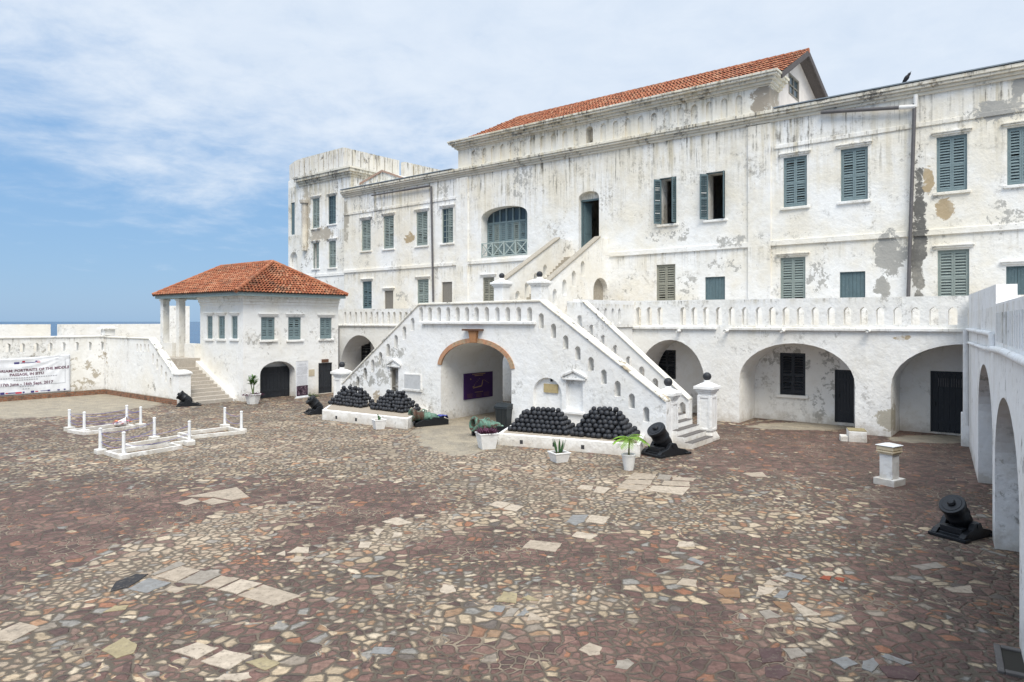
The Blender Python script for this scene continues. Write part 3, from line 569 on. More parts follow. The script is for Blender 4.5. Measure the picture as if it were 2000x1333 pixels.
for k, (pr, h) in enumerate(((.08, .08), (.20, .14), (.34, .14), (.50, .12), (.56, .12))):
    z = 16.382+(0, .08, .22, .36, .48)[k]; s.box(uPR-.02, uPR+pr, .021, 1.5, z, z+h-.002, F0); s.box(uPL-pr, uPL+.02, .021, 1.4, z, z+h-.002, F0)
s.build('cornice', P_corn, cb, bevel=.02)
# ridge roof
rz_ = 19.55
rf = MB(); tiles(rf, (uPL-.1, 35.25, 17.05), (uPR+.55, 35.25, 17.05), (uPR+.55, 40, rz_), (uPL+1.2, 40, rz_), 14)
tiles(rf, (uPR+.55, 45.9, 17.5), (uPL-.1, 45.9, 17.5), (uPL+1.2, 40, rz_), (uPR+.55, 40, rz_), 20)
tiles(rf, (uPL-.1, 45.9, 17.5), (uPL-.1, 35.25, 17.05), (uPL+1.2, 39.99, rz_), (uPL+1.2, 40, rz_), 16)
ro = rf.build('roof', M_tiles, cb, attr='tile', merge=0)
rg = MB()
for i in range(46):
    a = uPL+1.2+(uPR-uPL-.65)*i/46; b = uPL+1.2+(uPR-uPL-.65)*(i+1.06)/46; rg.tube((a, 40, rz_), (b, 40, rz_+.01), .13, .15, 8)
rg.a = [random.uniform(.3, .9) for _ in rg.a]; rg.build('ridge_tiles', M_tiles, ro, attr='tile')
gm = MB(); gp = [(36.4, 15.05), (45.6, 15.05), (45.6, 17.45), (40, rz_-.12), (36.4, 17.62)]
gz = (Zu(1549, 188, uPR-.1), Zu(1549, 152, uPR-.1)); gd = (D(1541, uPR-.1), D(1559, uPR-.1))
gm.panel(gp, [rect(gd[0], gd[1], gz[0], gz[1])], FN(uPR-.1), 0, .3); go = gm.build('gable_wall', M_pinkwall, cb)
Fg = FN(uPR-.1); gw = MB(); gw.box(gd[0], gd[1], .05, .12, gz[0], gz[1], Fg); gw.build('pane', M_glass, go)
gw = MB(); b = .07
gw.box(gd[0]-b, gd[0]+.02, -.03, .05, gz[0]-b, gz[1]+b, Fg); gw.box(gd[1]-.02, gd[1]+b, -.03, .05, gz[0]-b, gz[1]+b, Fg); gw.box(gd[0]+.02, gd[1]-.02, -.03, .05, gz[1]-.02, gz[1]+b, Fg); gw.box(gd[0]+.02, gd[1]-.02, -.03, .05, gz[0]-b, gz[0]+.02, Fg)
m_ = (gd[0]+gd[1])/2; gw.box(m_-.04, m_+.04, -.01, .05, gz[0]+.02, gz[1]-.02, Fg); zz = (gz[0]+gz[1])/2; gw.box(gd[0]+.02, gd[1]-.02, 0, .045, zz-.03, zz+.03, Fg); gw.build('window_frame', M_wood, go)
bb = MB()
for p, q in (((35.2, 16.98), (40, rz_)), ((46.1, 17.36), (40, rz_))):
    bb.hexa([(uPR+.5, p[0], p[1]-.30), (uPR+.57, p[0], p[1]-.30), (uPR+.57, q[0], q[1]-.30), (uPR+.5, q[0], q[1]-.30), (uPR+.5, p[0], p[1]+.02), (uPR+.57, p[0], p[1]+.02), (uPR+.57, q[0], q[1]+.03), (uPR+.5, q[0], q[1]+.03)])
    bb.hexa([(uPR-.1, p[0], p[1]-.10), (uPR+.5, p[0], p[1]-.10), (uPR+.5, q[0], q[1]-.10), (uPR-.1, q[0], q[1]-.10), (uPR-.1, p[0], p[1]-.06), (uPR+.5, p[0], p[1]-.06), (uPR+.5, q[0], q[1]-.06), (uPR-.1, q[0], q[1]-.06)])
bb.build('bargeboard', paint('barge_wood', (.085, .075, .075), .8, .5, (.25, .23, .21), 6), cb)
# arched balcony window: recessed screen of blue louvres, fanlight row and X railing
hw = (bwa[1]-bwa[0])/2
bk = MB(); rec = .62
for i in range(8):
    a = bwa[0]+(2*hw)*i/7; bk.box(a-.06 if i else a, a+.06 if i < 7 else a, rec, rec+.10, bwz0, bws+(bwt-bws)*max(0, 1-((a-bwc)/hw)**2)**.5+.0, F0)
bk.box(bwa[0], bwa[1], rec-.01, rec+.11, bws-.30, bws-.18, F0)
bw = bk.build('window', M_blue, cb); bw['label'] = 'wide arched balcony window of blue louvres'
for i in range(7):
    a = bwa[0]+2*hw*i/7+.062; wdd = 2*hw/7-.124; f = lambda s_, t, z, a=a: F0(a+s_, rec+.03+t, z)
    lf = MB(); leaf(lf, f, wdd, bwz0+.02, bws-.31, .12); lf.build('shutter', M_grn if i % 3 == 1 else M_blue, bw)
MB().add([F0(p[0], rec+.07, p[1]) for p in arch(bwc, 2*hw, bws-.2, bws, bwt, 16, .8)], [tuple(range(19))]).build('pane', M_glass, bw)
rl = MB(); zt = bwz0+.98
rl.box(bwa[0], bwa[1], .0, .06, zt-.06, zt, F0); rl.box(bwa[0], bwa[1], .0, .06, bwz0+.03, bwz0+.10, F0)
for i in range(5):
    a = bwa[0]+2*hw*i/4; rl.box(max(a-.035, bwa[0]), min(a+.035, bwa[1]), -.01, .07, bwz0+.0, zt+.02, F0)
for i in range(4):
    a, b = bwa[0]+2*hw*i/4+.04, bwa[0]+2*hw*(i+1)/4-.04
    for (p, q), dp in (((a, b), .012), ((b, a), .036)):
        sgn = 1 if q > p else -1
        P4 = [(p-.05, bwz0+.1), (p+.05, bwz0+.1), (q+.05, zt-.06), (q-.05, zt-.06)]
        rl.hexa([F0(x, dp, z) for x, z in P4]+[F0(x, dp+.02, z) for x, z in P4])
rl.build('railing', paint('rail_paint', (.40, .47, .45), .6, .4), bw)
# doorway at the head of the stair: leaf swung in, frame
dm = MB(); dm.box(dra[0], dra[0]+.07, .3, .4, drz0, drs, F0); dm.box(dra[1]-.07, dra[1], .3, .4, drz0, drs, F0); dm.box(dra[0]+.07, dra[1]-.07, .3, .4, drs-.10, drs, F0)
do = dm.build('doorway', M_teal, cb)
dl = MB(); f = lambda s_, t, z: F0(dra[0]+.08+s_*.30+t, .42+s_*.95, z); dl.box(0, .62, 0, .05, drz0+.02, drs-.12, f)
for zz in (drz0+.25, drz0+1.5): dl.box(.10, .52, -.02, .0, zz, zz+1.0 if zz < drz0+1 else drs-.35, lambda s_, t, z: f(s_, t+.07, z))
dl.build('door_leaf', M_teal, do)
MB().panel(arch(drc, dra[1]-dra[0], drs+.002, drs+.004, drt, 12, .8), [], F0, .33, .36).build('transom_board', M_rust if False else P_main, do)
# downpipes and gutter troughs
def tri(pxs, pr=.16): return [F0(U(x, DF), -pr, Zd(x, y, DF)) for x, y in pxs]
p = MB(); p.path(tri([(845, 365), (849, 590)], .14), .075); p.tube(*tri([(730, 383), (790, 373)], .2), .06); p.tube(*tri([(790, 373), (843, 364)], .2), .075); p.build('downpipe', M_pipe, cb, True)
p = MB(); p.path(tri([(1787, 205), (1787, 225), (1775, 590)], .2), .08); p.tube(*tri([(1606, 222), (1758, 213)], .22), .085); p.build('downpipe', M_pipe, cb, True)
p = MB(); p.tube(*tri([(1758, 213), (1790, 211)], .22), .1); p.tube(*tri([(1790, 188), (1789, 212)], .2), .09); p.build('pipe_elbow', M_pipew, cb, True)

# ------------------------------------------------------------------ tower
tw = cthing('castle_tower', 'tall white tower with a grooved parapet behind the left wing of the castle', 'tower', -50, 42)
DT = 36.0; FT = FU(DT); uT1 = U(685, DT); uT0 = -52.4
tws = [((610, 624, 388, 446), M_grn, {}), ((641, 656, 383, 438), M_teal, dict(open_l=None, glazing=True)), ((611, 623, 475, 525), M_grn, dict(open_l=None)), ((642, 656, 471, 523), M_grn, {})]
hs = []; sp_ = []
for bx, m, o in tws:
    a = WP(*bx, d=DT); hs.append(rect(*a)); sp_.append((a, m, o))
b = MB(); b.panel(rect(uT0, uT1, -.3, 17.0), hs, FT, 0, .6)
foot = [(uT0+.01, DT+.3), (-54.3, 36.4), (-55.6, 37.3), (-56.2, 40), (-56.2, 54), (uT1-.002, 54), (uT1-.002, DT+.602), (uT0+.01, DT+.602)]
b.poly_prism(foot, -.3, 17.24)
ch0, ch1 = Vector((uT0, DT, 0)), Vector((-54.35, DT+.1, 0)); che = (ch1-ch0); chl = che.length; che.normalize(); chn = Vector((che.y, -che.x, 0)); chn = chn if chn.y > 0 else -chn
FC = lambda a, t_, z: tuple((ch0+che*a+chn*t_).xy)+(z,)
b.panel(rect(.004, chl, -.3, 17.24), [arch(chl*.55, 1.25, 8.9, 10.1, 10.75, 12), rect(chl*.45, chl*.78, 12.3, 15.2)], FC, 0, .29); b.build('wall', P_tower, tw)
for a, m, o in sp_: window(tw, FT, *a, m, plaster_=P_tower, **o)
sw = MB(); ca = Vector((uT0, DT+.3, 0)); cbv = Vector((-54.3, 36.4, 0))
sw.tube((U(597, DT), DT-.12, Zd(597, 490, DT)), (U(597, DT), DT-.12, Zd(597, 398, DT)), .26, .26, 10); sw.tube((U(597, DT), DT-.1, Zd(597, 398, DT)), (U(597, DT), DT-.1, Zd(597, 392, DT)), .42, .46, 10); sw.build('turret_pipe', plaster('plaster_bare', .8, .8, peel=1.2, white=(.50, .46, .40)), tw)
MB().box(chl*.45, chl*.78, .08, .16, 12.3, 15.2, FC).build('window', M_teal, tw)
def ring(mb, pts, z0, z1, out):                       # profiled ledge following the outline
    n = len(pts)
    c0 = Vector((sum(p[0] for p in pts)/n, sum(p[1] for p in pts)/n))
    off = []
    for i in range(n):
        a, b_, c_ = Vector(pts[i-1]), Vector(pts[i]), Vector(pts[(i+1) % n])
        n1_ = Vector(((b_-a).y, -(b_-a).x)).normalized(); n2_ = Vector(((c_-b_).y, -(c_-b_).x)).normalized()
        v = (n1_+n2_); v = v.normalized()*min(out/max(.35, v.normalized().dot(n1_)), out*2.2); off.append(tuple(b_+v))
    mb.poly_prism(off, z0, z1)
outl = [(uT0, DT), (uT1, DT), (uT1, 54), (uT0, 54)]
cn = MB()
for o_, z0, z1 in ((.10, 16.5, 16.68), (.22, 16.682, 16.86), (.38, 16.862, 17.1), (.46, 17.102, 17.25)): ring(cn, outl, z0, z1, o_)
cn.build('cornice', P_corn, tw)
FTR = FN(uT1)
ws = MB(); ws.box(uT0, uT1, -.06, .01, Zd(640, 537, DT)-.12, Zd(640, 537, DT)+.1, FT); ws.build('string_course', P_tower, tw)
# parapet: separate merlon blocks with grooves, open gap on the right side
uPx = -46.7; zt = 19.15
pr = MB()
def merlons(p, q, n, z0, z1a, z1b, th=.45):
    p = Vector(p); q = Vector(q); dr = (q-p); nn = Vector((dr.y, -dr.x)).normalized()*-th
    for i in range(n):
        a = p+dr*((i+.07)/n); c_ = p+dr*((i+.93)/n); h0 = z1a+(z1b-z1a)*i/n; h1 = z1a+(z1b-z1a)*(i+1)/n
        pr.hexa([(*a, z0), (*c_, z0), (*(c_+nn), z0), (*(a+nn), z0), (*a, h0), (*c_, h1), (*(c_+nn), h1), (*(a+nn), h0)])
    a, c_ = p, q; m_ = nn*.4; pr.hexa([(*(p+m_), z0), (*(q+m_), z0), (*(q+nn*.95), z0), (*(p+nn*.95), z0), (*(p+m_), z1a-.03), (*(q+m_), z1b-.03), (*(q+nn*.95), z1b-.03), (*(p+nn*.95), z1a-.03)])
merlons((-52.2, DT+.33), (uPx, DT+.33), 8, 17.25, 19.1, 19.15); merlons((-53.4, DT+.12), (-52.25, DT+.3), 2, 17.245, 18.92, 19.1); merlons((-54.3, DT+.16), (-53.42, DT+.12), 2, 17.245, 18.66, 18.9); merlons((-55.6, 37.4), (-54.32, DT+.2), 2, 17.245, 18.2, 18.6)
dg0, dg1 = D(781, uPx), D(789, uPx)
merlons((uPx, DT+.36), (uPx, dg0), 7, 17.0, 19.15, 19.2); merlons((uPx, dg1), (uPx, 50.5), 6, 17.0, 19.2, 19.3)
pr.build('parapet', plaster('plaster_grooved', .5, .7, bands=((19.3, 2.0, 1.6),), peel=.9, white=(.64, .63, .61)), tw)
# small gabled bulkhead on the wing roof
FT2 = FU(35.9); b = MB()
gx = [U(705, 36), U(735, 36), U(782, 36)]
b.panel([(gx[0]-1.2, 15.062), (gx[2], 15.062), (gx[2], 15.5), (gx[1], 16.55), (gx[0]-1.2, 15.7)], [], FT2, .75, 6); gbk = b.build('roof_bulkhead', P_tower, cb); gbk['label'] = 'small stained gable on the left wing roof'
b = MB()
for (a, za), (c_, zc) in (((gx[0]-.9, 15.9), (gx[1], 16.6)), ((gx[1], 16.6), (gx[2]+.2, 15.5))):
    b.hexa([FT2(a, .66, za-.08), FT2(c_, .66, zc-.08), FT2(c_, .749, zc-.08), FT2(a, .749, za-.08), FT2(a, .66, za+.07), FT2(c_, .66, zc+.07), FT2(c_, .749, zc+.07), FT2(a, .749, za+.07)])
b.build('coping', paint('worn_brick_trim', (.40, .27, .21), .9, .6, (.6, .56, .5), 4), gbk)

# ------------------------------------------------------------------ arcade and terrace
DA = 30.0; FA = FU(DA); DBK = 32.0; FB = FU(DBK)
ar = cthing('arcade_terrace', 'white arcade of round arches carrying a terrace with a slotted balustrade', 'terrace', -18, 31)
uAL, uAR = U(655, DA), 2.5
def archpx(x0, x1, ysp, ytop): a, b_ = U(x0, DA), U(x1, DA); m_ = (x0+x1)/2; return arch((a+b_)/2, b_-a, -.02, Zd(x0, ysp, DA), Zd(m_, ytop, DA))
AH = [archpx(665, 741, 722, 655), archpx(1247, 1376, 741, 664), archpx(1444, 1670, 741, 671)]
cA = U(1740, DA); AH.append(arch(cA+2.45, 4.9, -.02, 1.95, 3.66))
mid = U(990, DA); AH.append(arch(-19.6, 3.9, -.02, 1.9, 3.5))
b = MB(); b.panel(rect(uAL, uAR, -.3, 4.2), AH, FA, 0, 2.0); b.build('arcade_wall', P_low, ar)
bh_ = []; bs = []
def bwin(x0, x1, yt, yb): return U(x0, DBK), U(x1, DBK), Zd((x0+x1)/2, yb, DBK), Zd((x0+x1)/2, yt, DBK)
W1, W2, W3 = bwin(1283, 1320, 684, 740), bwin(1523, 1573, 690, 772), bwin(697, 724, 666, 740)
D1 = (U(1630, DBK), U(1668, DBK), .12, Zd(1650, 723, DBK)); D2 = (U(1817, DBK), U(1893, DBK), .06, Zd(1855, 726, DBK)); D3 = (U(1375, DBK), U(1400, DBK), .06, Zd(1388, 712, DBK))
b = MB(); b.panel(rect(uAL, uAR, -.3, 4.2), [rect(*q) for q in (W1, W2, W3, D1, D2, D3)], FB, .002, .5); b.box(uAL, uAR, DBK+.8, DBK+.9, -.3, 4.2); b.build('back_wall', P_low, ar)
for q in (W1, W2): window(ar, FB, *q, M_black, lintel=False, sill=q is W2, plaster_=P_low)
window(ar, FB, *W3, M_black, lintel=False, sill=False, open_r=70, plaster_=P_low)
def door(par, F, a0, a1, z0, z1, mat, n=5, vents=False, rec=.06, name='door'):
    m = MB(); m.box(a0, a0+.07, rec, rec+.12, z0, z1, F); m.box(a1-.07, a1, rec, rec+.12, z0, z1, F); m.box(a0+.07, a1-.07, rec, rec+.12, z1-.08, z1, F)
    f = lambda s_, t, z: F(a0+.07+s_, rec+.03+t, z); planks(m, f, a1-a0-.14, z0+.01, z1-.085, n)
    for zz in (z0+.35, z1-.5): m.box(a0+.09, a1-.09, rec+.015, rec+.03, zz, zz+.12, F)
    o = m.build(name, mat, par)
    h = MB(); h.tube(F(a0+.17, rec-.03, z0+1.05), F(a0+.17, rec-.03, z0+1.22), .018, n=6); h.build('handle', M_iron, o)
    if vents:
        wv_ = (a1-a0)
        for k in (.34, .68):
            v = MB(); c0 = a0+wv_*k
            for i in range(5): v.box(c0-.18+i*.08, c0-.15+i*.08, rec-.012, rec+.012, z1-.62, z1-.28, F)
            v.build('vent_bars', M_pipe, o)
    return o
door(ar, FB, *D1, M_black); door(ar, FB, *D2, M_black, 6, True); door(ar, FB, *D3, M_black)
# terrace floor and balustrade
b = MB(); b.box(uAL, uAR, DA+.5, DF-.002, 4.202, 4.32); b.build('terrace_floor', M_wornstep, ar)
sr = [1334, 1356, 1379, 1404, 1429, 1455, 1482, 1508, 1535, 1563, 1592, 1623, 1655, 1687, 1719, 1753, 1788, 1824, 1861, 1900]
slr = [slot(U(x, DA), Zd(x, 636, DA)+.02, Zd(x, 600, DA), .29) for x in (1227, 1247, 1268, 1289)+tuple(sr)]
uE = -16.4
sll = [slot(U(x, DA), Zd(x, 632, DA), Zd(x, 609, DA), .24) for x in (674, 684, 695, 705, 715, 725.5, 736.6, 747.5, 759, 770, 782, 793, 805, 817)]
b = MB(); b.panel([(uE, 4.203), (uAR, 4.203), (uAR, 5.42), (uE, 5.5)], slr, FA, 0, .32); b.panel([(uAL, 4.203), (-23.2, 4.203), (-23.2, 5.32), (uAL, 5.32)], sll, FA, 0, .32); b.build('balustrade', P_low, ar)
b = MB(); b.box(U(1192, DA), U(1400, DA), -.12, .01, 4.12, 4.26, FA); b.box(U(1425, DA), U(1895, DA), -.12, .01, 4.10, 4.24, FA); b.build('string_course', P_low, ar, bevel=.03)
b = MB(); b.box(uAL, -23.2, -.10, .01, 4.16, 4.28, FA); b.build('string_course', P_low, ar, bevel=.03)
for x in (1329, 1422, 1532, 1698):
    b = MB(); z = Zd(x, 646, DA); ux = U(x, DA)
    b.tube((ux, DA+.05, z), (ux, DA-.42, z-.03), .07, .07, 10, False); b.tube((ux, DA-.40, z-.03), (ux, DA+.05, z), .05, .05, 10); b.build('spout', P_low, ar, True)
b = MB()
for x, y in ((663, 652),): b.path([(U(x, DA), DA-.15, 4.1), (U(x, DA), DA-.15, .05)], .09)
b.path([(U(656, DA), DA-.2, 4.0), (U(656, DA), DA-.2, .05)], .05); b.build('downpipe', M_pipe, ar, True)

# ------------------------------------------------------------------ grand staircase
DS = 22.3; FS = FU(DS)
gs = cthing('grand_staircase', 'white double staircase with a brick edged arch and slotted walls in front of the castle', 'staircase', -19.7, 26)
zl = 4.25; LA, LB = U(818, DS), U(1055, DS)              # flat part of the front wall
ePL, ePR = U(668, DS), U(1301, DS)
zPL, zPR = Zd(668, 752, DS), Zd(1301, 787, DS)
sl_front = []
def fs(x, y0, y1, d=DS, wd=.255): return slot(U(x, d), Zd(x, y1, d), Zd(x, y0, d), wd)
q4 = lambda v: 620+v*.2551; r4 = lambda v: 560+v*.2551
for x in (793, 860, 930, 1000, 1072, 1144, 1218, 1296, 1376, 1456, 1540, 1624): sl_front.append(fs(q4(x), r4(155), r4(270), wd=.26))
for x, y0, y1 in ((728,238,340),(665,303,408),(601,370,473),(541,436,537),(482,500,595),(423,558,655),(365,620,715),(308,685,772),(255,742,822),(1713,202,320),(1806,283,395),(1900,372,480)): sl_front.append(fs(q4(x), r4(y0), r4(y1)))
q6 = lambda v: 1000+v*.27009; r6 = lambda v: 560+v*.27009
for x, y0, y1 in ((475,430,532),(570,508,612),(663,598,708),(763,680,797),(865,772,885),(970,868,982)): sl_front.append(fs(q6(x), r6(y0), r6(y1)))
for x, y0, y1 in ((388, 352, 452),): sl_front.append(fs(q6(x), r6(y0), r6(y1)))
aj0, aj1 = U(861, DS), U(999, DS); ac = (aj0+aj1)/2; aw = aj1-aj0; asp = Zd(930, 722, DS); att = Zd(926, 669, DS)
archS = arch(ac, aw, -.02, asp, att, 24)
# shallow niches and plaques are cut to part depth by layering two panels
nw = (U(762, DS), U(778, DS), Zd(770, 766, DS), Zd(770, 719, DS)); nn_ = (U(1106, DS), U(1138, DS), Zd(1122, 804, DS), Zd(1122, 738, DS))
na_ = arch((U(1041, DS)+U(1097, DS))/2, U(1097, DS)-U(1041, DS), Zd(1069, 820, DS), Zd(1069, 771, DS), Zd(1069, 738, DS), 14)
outline = [(ePL, -.3), (ePR, -.3), (ePR, zPR), (LB, 5.28), (LA, 5.24), (ePL, zPL)]
b = MB(); b.panel(outline, sl_front+[archS, rect(*nw), rect(*nn_), na_], FS, 0, .16); b.panel(outline, sl_front+[archS, rect(*nw)], FS, .162, .45)
fw = b.build('front_wall', P_stair, gs)
# copings
def coping(mb, p, q, d0, d1, th=.10):
    mb.hexa([(p[0], d0, p[1]), (q[0], d0, q[1]), (q[0], d1, q[1]), (p[0], d1, p[1]), (p[0], d0, p[1]+th), (q[0], d0, q[1]+th), (q[0], d1, q[1]+th), (p[0], d1, p[1]+th)])
b = MB(); coping(b, (ePL, zPL+.002), (LA, 5.242), DS-.06, DS+.51); coping(b, (LA+.002, 5.242), (LB-.002, 5.282), DS-.06, DS+.51); coping(b, (LB, 5.282), (ePR, zPR+.002), DS-.06, DS+.51); b.build('coping', P_coping, gs, bevel=.03)
b = MB(); b.box(U(826, DS), U(1047, DS), -.13, .01, Zd(940, 634, DS), Zd(940, 629, DS)+.02, FS); b.build('string_course', P_stair, gs, bevel=.03)
# brick arch ring, keystone and its rusty cap
vr = MB(); nseg = 26
for i in range(nseg):
    t0, t1 = math.pi*(.03+.94*i/nseg), math.pi*(.03+.94*(i+.96)/nseg); pp_ = []
    for tt, k in ((t0, 0), (t1, 0), (t1, 1), (t0, 1)): pp_.append((ac+(aw/2-.02+k*.21)*math.cos(tt), asp+(att-asp-.02+k*.20)*math.sin(tt)))
    vr.hexa([FS(x, -.035-random.uniform(0, .012), z) for x, z in pp_]+[FS(x, .05, z) for x, z in pp_])
vr.build('arch_ring', M_archbrick, gs)
kx = U(927, DS); ks = MB(); ks.hexa([FS(kx-.16, -.14, att-.02), FS(kx+.16, -.14, att-.02), FS(kx+.16, .02, att-.02), FS(kx-.16, .02, att-.02), FS(kx-.23, -.18, att+.50), FS(kx+.23, -.18, att+.50), FS(kx+.23, .02, att+.50), FS(kx-.23, .02, att+.50)]); ks.build('keystone', paint('keystone_stone', (.43, .22, .11), .85, .5, (.3, .15, .08), 6), gs, bevel=.02)
ks = MB(); ks.box(kx-.52, kx+.52, -.26, .02, att+.505, att+.58, FS); ks.build('keystone_cap', M_rust, gs)
# body with vaulted passage
b = MB(); b.panel(rect(U(826, DS)-.6, U(1050, DS)+.5, -.3, 4.2), [arch(ac, aw, -.02, asp, att, 24)], FU(DS+.452), 0, 4.0); b.build('passage_body', P_stair, gs)
b = MB(); b.box(LA, LB+.1, DS+.45, DA+.45, 4.203, 4.30); b.build('landing', M_wornstep, gs)
b = MB(); b.panel([(DS+4.46, -.3), (29.99, -.3), (29.99, 4.2), (DS+4.46, 4.2)], [arch(28.4, 1.9, -.02, 1.8, 2.8)], FN(LB+.05), 0, .3); b.build('passage_side_wall', P_stair, gs)
# side balustrade of the landing (faces right)
lat = MB(); FL = FN(LB+.12)
lat.panel([(25.0, 4.22), (30.0, 4.22), (30.0, 5.5), (25.0, 5.45)], [slot(D(x, LB+.12), 4.4, 5.12, .24) for x in (1138, 1151, 1167, 1183, 1197, 1210)], FL, 0, .3); lat.build('balustrade', P_stair, gs)
# flights: steps + inner (back) walls
def flight(x_top, x_bot, name):
    m = MB(); n = 22; st_ = []
    for i in range(n):
        z1 = zl*(i+1)/n; xa = x_bot+(x_top-x_bot)*i/n; m.box(min(xa, x_top), max(xa, x_top), DS+.453, 24.697, z1-zl/n+(.002 if i else -.2), z1)
    o = m.build('steps', P_prop, gs)
    tr = MB()
    for i in range(n):
        z1 = zl*(i+1)/n; xa = x_bot+(x_top-x_bot)*i/n; xb = x_bot+(x_top-x_bot)*(i+1)/n; tr.box(min(xa, xb)-.01, max(xa, xb)+.01, DS+.46, 24.69, z1+.001, z1+.012)
    tr.build('treads', M_darkstep, o)
flight(LB+.3, U(1301, DS)+.75, 'r'); flight(LA-.3, ePL-.75, 'l')
eBR = U(1352, 25.0); zBR = Zd(1352, 782, 25.0)
sb = [fs(q6(x), r6(y0), r6(y1), 24.7) for x, y0, y1 in ((489,205,300),(575,275,380),(660,350,455),(748,422,530),(843,503,605),(937,578,685),(1035,662,760),(1233,835,960))]
b = MB(); LBk = U(1107, 24.7)
b.panel([(LBk, -.3), (eBR, -.3), (eBR, zBR), (U(1138, 24.7), 5.32), (LBk, 5.38)], sb, FU(24.7), 0, .3); b.build('inner_wall', P_stair, gs)
b = MB(); coping(b, (U(1138, 24.7), 5.322), (eBR, zBR+.002), 24.64, 25.06, .09); b.build('coping', P_coping, gs, bevel=.03)
b = MB(); b.panel([(ePL, -.3), (LA, -.3), (LA, 5.2), (ePL, zPL)], [], FU(24.7), 0, .3); b.build('inner_wall', P_stair, gs)
# pillars
def pillar(u, d, z0, zc, wd, name='pillar', panels=True, ball=.16, par=gs):
    h = wd/2; m = MB()
    m.box(u-h*1.35, u+h*1.35, d-h*1.35, d+h*1.35, z0-.05, z0+.10); m.hexa([(u-h*1.3, d-h*1.3, z0+.102), (u+h*1.3, d-h*1.3, z0+.102), (u+h*1.3, d+h*1.3, z0+.102), (u-h*1.3, d+h*1.3, z0+.102), (u-h, d-h, z0+.28), (u+h, d-h, z0+.28), (u+h, d+h, z0+.28), (u-h, d+h, z0+.28)])
    m.box(u-h*.97, u+h*.97, d-h*.97, d+h*.97, z0+.282, zc-.27)
    if panels:                                        # raised border strips round a sunk panel
        z1, z2 = z0+.36, zc-.36; b_ = wd*.2
        for sgn in (-1, 1):
            for a0, a1, c0, c1 in ((-h, -h+b_, z1, z2), (h-b_, h, z1, z2), (-h+b_, h-b_, z1, z1+b_*.8), (-h+b_, h-b_, z2-b_*.8, z2)):
                m.box(u+a0, u+a1, d+sgn*h*.97-(.028 if sgn < 0 else 0), d+sgn*h*.97+(.028 if sgn > 0 else 0), c0, c1)
                m.box(u+sgn*h*.97-(.028 if sgn < 0 else 0), u+sgn*h*.97+(.028 if sgn > 0 else 0), d+a0, d+a1, c0, c1)
    for k, (a, z1, z2) in enumerate(((1.08, zc-.268, zc-.20), (1.25, zc-.198, zc-.12), (1.45, zc-.118, zc))): m.box(u-h*a, u+h*a, d-h*a, d+h*a, z1, z2)
    m.hexa([(u-h*1.3, d-h*1.3, zc+.002), (u+h*1.3, d-h*1.3, zc+.002), (u+h*1.3, d+h*1.3, zc+.002), (u-h*1.3, d+h*1.3, zc+.002), (u-h*.55, d-h*.55, zc+.12), (u+h*.55, d-h*.55, zc+.12), (u+h*.55, d+h*.55, zc+.12), (u-h*.55, d+h*.55, zc+.12)])
    m.lathe([(0, zc+.122), (h*.5, zc+.122), (h*.42, zc+.22), (0, zc+.22)], Matrix.Translation((u, d, 0)), 12)
    o = m.build(name, P_stair, par, bevel=.012)
    s_ = MB(); n = 10; s_.lathe([(max(0, ball*math.sin(math.pi*i/n)), zc+.20+ball-ball*math.cos(math.pi*i/n)) for i in range(n+1)], Matrix.Translation((u, d, 0)), 18); s_.build('ball', M_ball, o, True)
    return o
def pil_px(px, d, pyc, z0, wd, **k): pillar(U(px, d), d, z0, Zd(px, pyc, d), wd, **k)
pil_px(1305, 23.0, 766, 0, .52); pil_px(1381, 25.1, 754, 0, .54); pil_px(668, 22.9, 726, 0, .60); 
pil_px(980, 28.1, 552, 4.3, .62, panels=False, ball=.15); pil_px(1054, 28.2, 550, 4.3, .66, panels=False, ball=.16)
# upper flight to the door
uR = -20.4; uLf = -22.95; FR = FN(uR); FLw = FN(uLf)
zr0 = Zd(1062, 562, 28.4)
q5 = lambda v: 880+v*.2251; r5 = lambda v: 350+v*.2251
def us_(x, y0, y1, u): x, y0, y1 = q5(x), r5(y0), r5(y1); return slot(D(x, u), Zu(x, y1, u), Zu(x, y0, u), .40)
slR = [us_(1147, 708, 845, uR), us_(1070, 793, 935, uR), us_(988, 870, 1010, uR), us_(905, 952, 1090, uR)]
zR1 = Zu(1175, 465, uR); dR1 = D(1172, uR)
uph = [arch((D(1159, uR)+D(1187, uR))/2, D(1187, uR)-D(1159, uR), 4.28, Zu(1173, 568, uR), Zu(1173, 543, uR), 14)]
b = MB(); b.panel([(28.4, 4.2), (34.99, 4.2), (34.99, zR1+.02), (dR1, zR1), (28.4, zr0)], slR+uph, FR, 0, .32); b.build('upper_wall', P_up, gs)
slL = [us_(822, 740, 850, uLf), us_(740, 815, 880, uLf), us_(663, 893, 1040, uLf), us_(583, 968, 1045, uLf)]
zL1 = Zu(1096, 467, uLf); dL1 = D(1093, uLf); zL0 = Zu(1001, 552, uLf); dL0 = 28.4
b = MB(); b.panel([(dL0, 4.2), (34.99, 4.2), (34.99, zL1), (dL1, zL1), (dL0, zL0)], slL, FLw, 0, .32); b.build('upper_wall', P_up, gs)
def cop_n(mb, p, q, u0, u1, th=.1): mb.hexa([(u0, p[0], p[1]), (u1, p[0], p[1]), (u1, q[0], q[1]), (u0, q[0], q[1]), (u0, p[0], p[1]+th), (u1, p[0], p[1]+th), (u1, q[0], q[1]+th), (u0, q[0], q[1]+th)])
M_cop2 = paint('worn_coping', (.36, .325, .27), .9, .9, (.62, .6, .54), 5)
